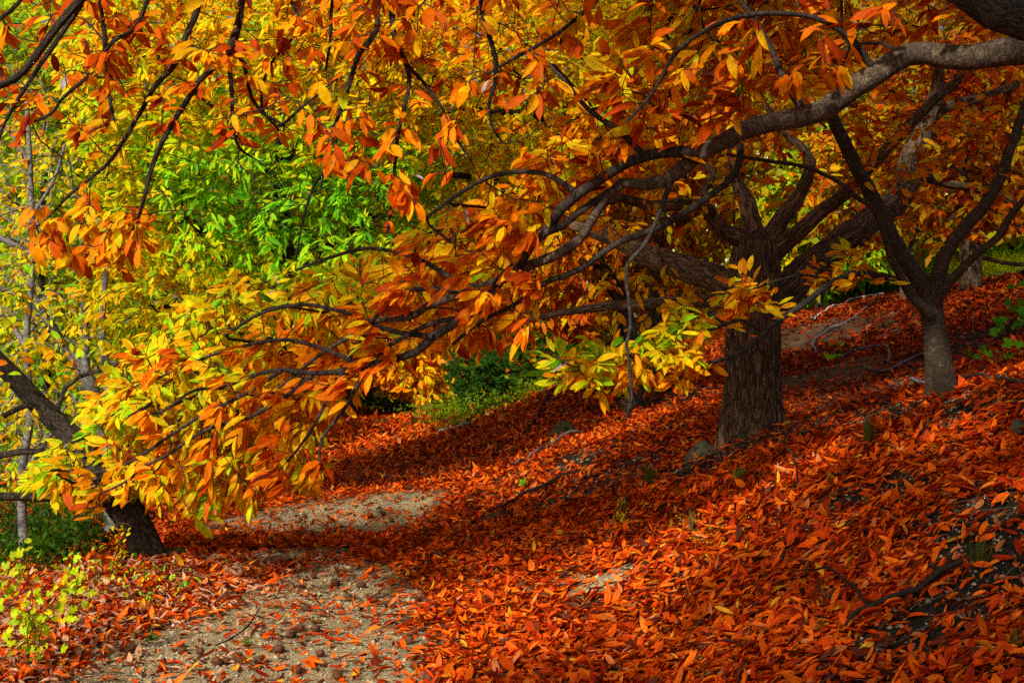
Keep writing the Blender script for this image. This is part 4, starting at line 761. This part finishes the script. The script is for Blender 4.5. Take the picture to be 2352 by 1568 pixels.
for i, (u, v) in enumerate(BP_):
    p = hit(u, v); src = burrs[i % 4]; o = src if i < 4 else src.copy()
    if i >= 4: COL.objects.link(o)
    o.location = (p[0], p[1], p[2]+.028+.012*(p[0] > -.3)); s = random.uniform(1.0, 1.45); o.scale = (s, s, s); o.rotation_euler = (random.uniform(-.6, .6), random.uniform(-.6, .6), random.uniform(0, 6.28))
    onpath = p[0] < -.4
    if onpath: tag(o, 'spiky brown chestnut burr fallen on the leaf strewn gravel path', 'burr', 'burrs fallen on the path')
    else: tag(o, 'spiky brown chestnut burr caught among leaves on the sloping bank', 'burr', 'burrs caught on the bank')
import bmesh
bm = bmesh.new(); bmesh.ops.create_icosphere(bm, subdivisions=3, radius=.016)
for q in bm.verts: q.co.z *= .75; q.co.x += .006*max(0, q.co.x/.016)**3
me = bpy.data.meshes.new('chestnut'); bm.to_mesh(me); bm.free(); me.materials.append(M_nut)
for f in me.polygons: f.use_smooth = True
for i, (u, v) in enumerate([(597,1536),(748,1456),(752,1450),(1012,1378),(776,1352),(530,1350)]):
    p = hit(u, v); o = bpy.data.objects.new('chestnut', me); COL.objects.link(o); o.location = (p[0], p[1], p[2]+.012); o.rotation_euler = (.2*i, .1, i*1.3)
    tag(o, 'small glossy dark chestnut lying bare on the path', 'chestnut', 'loose chestnuts on the path')

# grass tufts
def tuft(label, u, v, hpx, n, col, spread=.5, name='grass_tuft'):
    p = hit(u, v); Hh = hpx*p[1]/F; bag = Bag()
    a = R.uniform(0, 6.28, n); s = np.abs(R.normal(0, spread*1.5, n)); L = Hh*R.uniform(.5, 1.1, n); D = nrm(np.stack([np.cos(a)*s, np.sin(a)*s, np.ones(n)], -1)); P = p+np.stack([R.normal(0, .02, n), R.normal(0, .02, n), np.full(n, -.01)], -1)
    Nn = -np.stack([np.cos(a), np.sin(a), np.zeros(n)], -1); C = np.array(col)*R.uniform(.6, 1.3, (n, 1))
    add_leaves(bag, P, D, -Nn, L, L*.0+.0075*p[1]/9, C, C*.9, 1, R.uniform(.1, .5, n), .2); tag(bag.obj(name, M_green, loc=p), label, 'grass')
tuft('small bright green grass tuft in the sunlit streak of the bank', 1700, 1105, 42, 40, (.22,.42,.03), .35)
tuft('tall olive grass tuft on the bank crest below the dark hose', 1993, 1020, 75, 60, (.10,.12,.02), .22)
tuft('olive grass tuft on the near bank at the right side', 2255, 1300, 75, 50, (.11,.13,.02), .3)
tuft('thin grass tuft at the bottom right edge', 2335, 1500, 80, 24, (.10,.14,.02), .5)
tuft('green leaning grass clump below the stout trunk left side', 1490, 1115, 60, 60, (.09,.16,.02), .7)
tuft('sparse grass blades on the lower bank near the arched twig', 1890, 1405, 80, 16, (.2,.2,.04), .5)
tuft('small grass blades beside the arched twig end', 1820, 1420, 30, 22, (.12,.2,.02), .6)
tuft('short green tuft on leaves left of the gravel', 425, 1360, 38, 50, (.2,.36,.04), .6)
tuft('green sprig patch at the left gravel edge', 565, 1480, 22, 30, (.16,.34,.03), .8)
tuft('low bright green sprout in front of the small twig', 350, 1470, 26, 40, (.22,.42,.05), .9)
tuft('dry grass stalks in the lit band of the bank', 1590, 1230, 75, 18, (.22,.16,.05), .35)
tuft('wispy yellow green stalks beside the dark soil scar', 1430, 1180, 60, 18, (.28,.3,.04), .25)
tuft('green grass clump at the foot of the near right bank', 1840, 1425, 28, 18, (.12,.2,.02), .7)
tuft('small grass clump in front of the stout trunk', 1850, 1010, 34, 30, (.10,.13,.02), .5)

# lobed-leaf plants
def lobed(bag, P, D, Nn, S, C):
    n = len(P); D = nrm(D); Nn = nrm(Nn-D*(Nn*D).sum(-1, keepdims=True)); Q = np.cross(D, Nn)
    ang = np.radians([-150,-115,-75,-48,-25,0,25,48,75,115,150]); rad = np.array([.6,.75,.62,.88,.76,1.05,.76,.88,.62,.75,.6])
    o = np.stack([np.cos(ang)*rad, np.sin(ang)*rad], -1); o = np.vstack([[0, 0], o]); up = .12*np.r_[0, (np.arange(11) % 2)*-1.0]
    V = P[:, None]+S[:, None, None]*(o[None, :, 0:1]*D[:, None]+o[None, :, 1:2]*Q[:, None]+up[None, :, None]*Nn[:, None]); k = 12
    T = np.array([[0, i, i+1] for i in range(1, 11)])[None]+(np.arange(n)*k)[:, None, None]; U = np.full((n*k, 2), .3); bag.add(V.reshape(-1, 3), T.reshape(-1, 3), np.repeat(C, k, 0), U)
def leafy_plant(name, label, stems, nleaf, size, hcol, sd=.06, cat='plant', rad=.004, kind='lobed', jit=.08, y=None, twig=M_twig):
    base = hit(*stems[0][0]); yb = base[1] if y is None else y; t = empty(name, base, label, cat); bg = Bag(); lf = Bag(); pts = []
    for st in stems:
        b = hit(*st[0]); W = [b-np.array([0, 0, .03])]+[at(u, v, b[1]+.05*i) for i, (u, v) in enumerate(st[1:], 1)]; L = smooth_line(np.array(W), .05); tube(bg, L, np.linspace(rad, rad*.4, len(L)), 5); k0 = len(L)//4; pts += list(L[k0:])
    bg.obj('stem', twig, t); pts = np.array(pts); i = R.integers(0, len(pts), nleaf); P = pts[i]+R.normal(0, jit, (nleaf, 3)); h = hcol+R.normal(0, sd, nleaf); C = ramp(h)*R.uniform(.5, .95, (nleaf, 1))
    # petioles
    for q, s in zip(P, pts[i]): tube(bg if False else lf, np.array([s, (s+q)/2+[0, 0, .01], q]), .0012, 3, C[0]*.6)
    D = R.normal(0, .5, (nleaf, 3))+np.array([-.1,-.3,-.4]); Nn = R.normal(0, .3, (nleaf, 3))+np.array([-.3,-.7,.7]); S = R.uniform(*size, nleaf)
    if kind == 'lobed': lobed(lf, P, D, Nn, S, C)
    else: add_leaves(lf, P, D, Nn, S*1.6, S*.8, C, C, 1)
    lf.obj('leaves', M_green, t)
leafy_plant('wild_vine', 'tall vine with lobed lemon green leaves on thin stems at the lower left corner', [[(48,1545),(35,1450),(20,1380),(5,1320),(20,1290)],[(70,1550),(62,1440),(75,1370),(45,1300)],[(85,1545),(95,1440),(130,1370),(180,1330)],[(60,1548),(70,1450),(120,1400),(140,1390)]], 120, (.028,.042), .25, .05, jit=.06)
leafy_plant('wild_vine', 'thin vine shoot with small lemon leaves between the corner vine and the weeds', [[(190,1480),(170,1400),(165,1340),(185,1300)]], 22, (.03,.045), .26, .05, jit=.08)
leafy_plant('sapling', 'yellow green sapling growing in front of the leaning trunk', [[(262,1330),(268,1290),(278,1250),(285,1200)],[(250,1310),(240,1280),(225,1270)]], 34, (.028,.04), .3, .08, kind='oval', jit=.05)
leafy_plant('sapling', 'red brown withered sapling on the leaves left of the gravel', [[(252,1430),(240,1370),(222,1310),(218,1270)]], 10, (.04,.055), .86, .05, kind='oval', jit=.06)
leafy_plant('seedling', 'single bright green maple like seedling beside the fallen branch', [[(1215,1125),(1215,1112),(1222,1105)],[(1190,1122),(1185,1118)]], 10, (.05,.07), .08, .03, jit=.05)
leafy_plant('seedling', 'small green seedling by the curved blue grey hose', [[(1925,828),(1922,808),(1915,800)]], 12, (.06,.09), .1, .05, jit=.12)
leafy_plant('seedling', 'faint green seedling right of the slim trunk', [[(2270,850),(2270,830),(2290,825)]], 16, (.05,.08), .02, .05, jit=.14)
leafy_plant('seedling', 'dark green leafy plant on the far right slope', [[(2330,760),(2330,735),(2300,730)]], 26, (.08,.11), -.05, .05, jit=.2)
leafy_plant('weed', 'wiry dark stemmed weed in the lit band of the bank', [[(1620,1270),(1590,1220),(1580,1170)],[(1640,1275),(1610,1230),(1570,1200)],[(1630,1272),(1640,1230),(1660,1200)]], 26, (.012,.02), .3, .1, kind='oval', jit=.05, rad=.003)
leafy_plant('weed', 'feathery yellow green weed on the bank below the dark soil scar', [[(1440,1210),(1425,1170),(1420,1150)],[(1450,1200),(1470,1180)]], 34, (.016,.024), .25, .06, kind='oval', jit=.04, rad=.002)

# ================================================================== unseen leaf clusters added overhead to throw and shape the dappled shade
def in_frame(P, m=1.06):
    y = P[:, 1]; return (y > .2) & (np.abs(P[:, 0]) < .36*m*y+.35) & (P[:, 2] < 2+.24*m*y+.35)
lit = [(650,1410,430,95),(300,1480,280,80),(1060,1430,200,60),(1300,1375,200,55),(1500,1300,170,60),(1620,1220,130,50),(1750,1130,120,50),(1860,1060,100,42),(1930,1010,70,32),(1450,1490,200,50),(1750,1420,110,30),(900,1120,220,40),(1700,1250,90,35),(2200,1010,120,35)]
def lit_amt(u, v):
    m = np.zeros_like(u)
    for a, b, c, d in lit: m = np.maximum(m, 1.6-np.sqrt(((u-a)/c)**2+((v-b)/d)**2)*1.0)
    return np.clip(m, 0, 1)
gt = []
n = 8500; y = np.sqrt(R.uniform(3.6**2, 24**2, n)); x = R.uniform(-.40, .46, n)*y; gp = np.stack([x, y, H(x, y)], -1); u, v = pix(gp)
dens = np.where(v > 760, 1-1.0*lit_amt(u, v), 1); dens *= np.clip((u-900)/900, .03, 1.0); gp = gp[R.random(n) < dens]
hd = R.uniform(4.2, 6.5, len(gp))/toS[2]; cp = gp+toS*hd[:, None]
# more added clusters: shade the trunks and boughs of the right third too
m = 2000; yy = R.uniform(11, 34, m); vv = R.uniform(300, 900, m); uu = R.uniform(1550, 2480, m); q = at(uu, vv, yy); q = q[q[:, 2] > H(q[:, 0], q[:, 1])-.3]; m = len(q); q2 = q+toS*(R.uniform(3.5, 9, m)/toS[2])[:, None]
cp = np.vstack([cp, q2]); cp = cp[~in_frame(cp)]
for yp, b4 in ((9.0, (-50, 1350, -50, 1200)), (9.3, (1300, 2352, -50, 360)), (14.0, (1300, 2352, -50, 330)), (16.0, (-50, 1350, -50, 1000)), (12.0, (1200, 1860, 620, 930))):
    kk = (cp[:, 1]-yp)/toS[1]; qq = cp-toS*kk[:, None]; uu, vv = pix(qq); cp = cp[~((kk > 0) & (uu > b4[0]) & (uu < b4[1]) & (vv > b4[2]) & (vv < b4[3]) & (R.random(len(cp)) < .95))]
own = {'A': cp[cp[:, 0] > 1.0], 'B': cp[cp[:, 0] <= 1.0]}
for k_, t in (('A', tA), ('B', tB)):
    A = own[k_]; 
    if len(A) == 0: continue
    tips, dirs = t.grow(A, .1, .1, maxseg=.8)
    t.crown(tips, dirs, lambda P: np.full(len(P), .66), 11, (.2,.28), .42, 1, .1, .4, nrmv=tuple(toS), name='shade_leaves')  # added out of view, only to block sun outside the lit ellipses
for k_, t in TREES.items(): t.twigs(.0031 if k_ in 'AB' else .003, .36 if k_ in 'AB' else .42, .03, 5)
tF.twigs(.0028, .4, .02, 5)

# ================================================================== camera, light, world
cam = bpy.data.cameras.new('camera'); co = bpy.data.objects.new('camera', cam); COL.objects.link(co)
co.location = (0, 0, CH); co.rotation_euler = (math.radians(90), 0, 0); cam.sensor_width = 36; cam.lens = F/2352*36; cam.clip_end = 500; SC.camera = co
sun = bpy.data.lights.new('sun', 'SUN'); so = bpy.data.objects.new('sun', sun); COL.objects.link(so); sun.energy = 5.0; sun.angle = math.radians(3.0); sun.color = (1, .93, .80)
so.rotation_euler = Vector([float(a) for a in toS]).to_track_quat('Z', 'Y').to_euler(); so.location = (0, 0, 30)
w = bpy.data.worlds.new('World'); SC.world = w; w.use_nodes = True; nt = w.node_tree; nt.nodes.clear()
sky = nt.nodes.new('ShaderNodeTexSky'); sky.sky_type = 'NISHITA'; sky.sun_disc = False; sky.sun_elevation = SUN_EL; sky.sun_rotation = SUN_AZ; sky.dust_density = 5; sky.ozone_density = .2; sky.air_density = .7
bg = nt.nodes.new('ShaderNodeBackground'); bg.inputs[1].default_value = .105; o = nt.nodes.new('ShaderNodeOutputWorld'); nt.links.new(sky.outputs[0], bg.inputs[0]); nt.links.new(bg.outputs[0], o.inputs[0])
SC.view_settings.view_transform = 'Standard'; SC.view_settings.look = 'None'; SC.view_settings.exposure = 0
c = SC.cycles if hasattr(SC, 'cycles') else None
if c: c.max_bounces = 6; c.diffuse_bounces = 3; c.glossy_bounces = 2; c.transmission_bounces = 4; c.use_denoising = False; c.sampling_pattern = 'TABULATED_SOBOL'; c.denoiser = 'OPENIMAGEDENOISE'; c.denoising_input_passes = 'RGB_ALBEDO_NORMAL'; c.denoising_prefilter = 'ACCURATE'
print('objects', len(SC.objects), 'tris', sum(len(o.data.polygons) for o in SC.objects if o.type == 'MESH'))
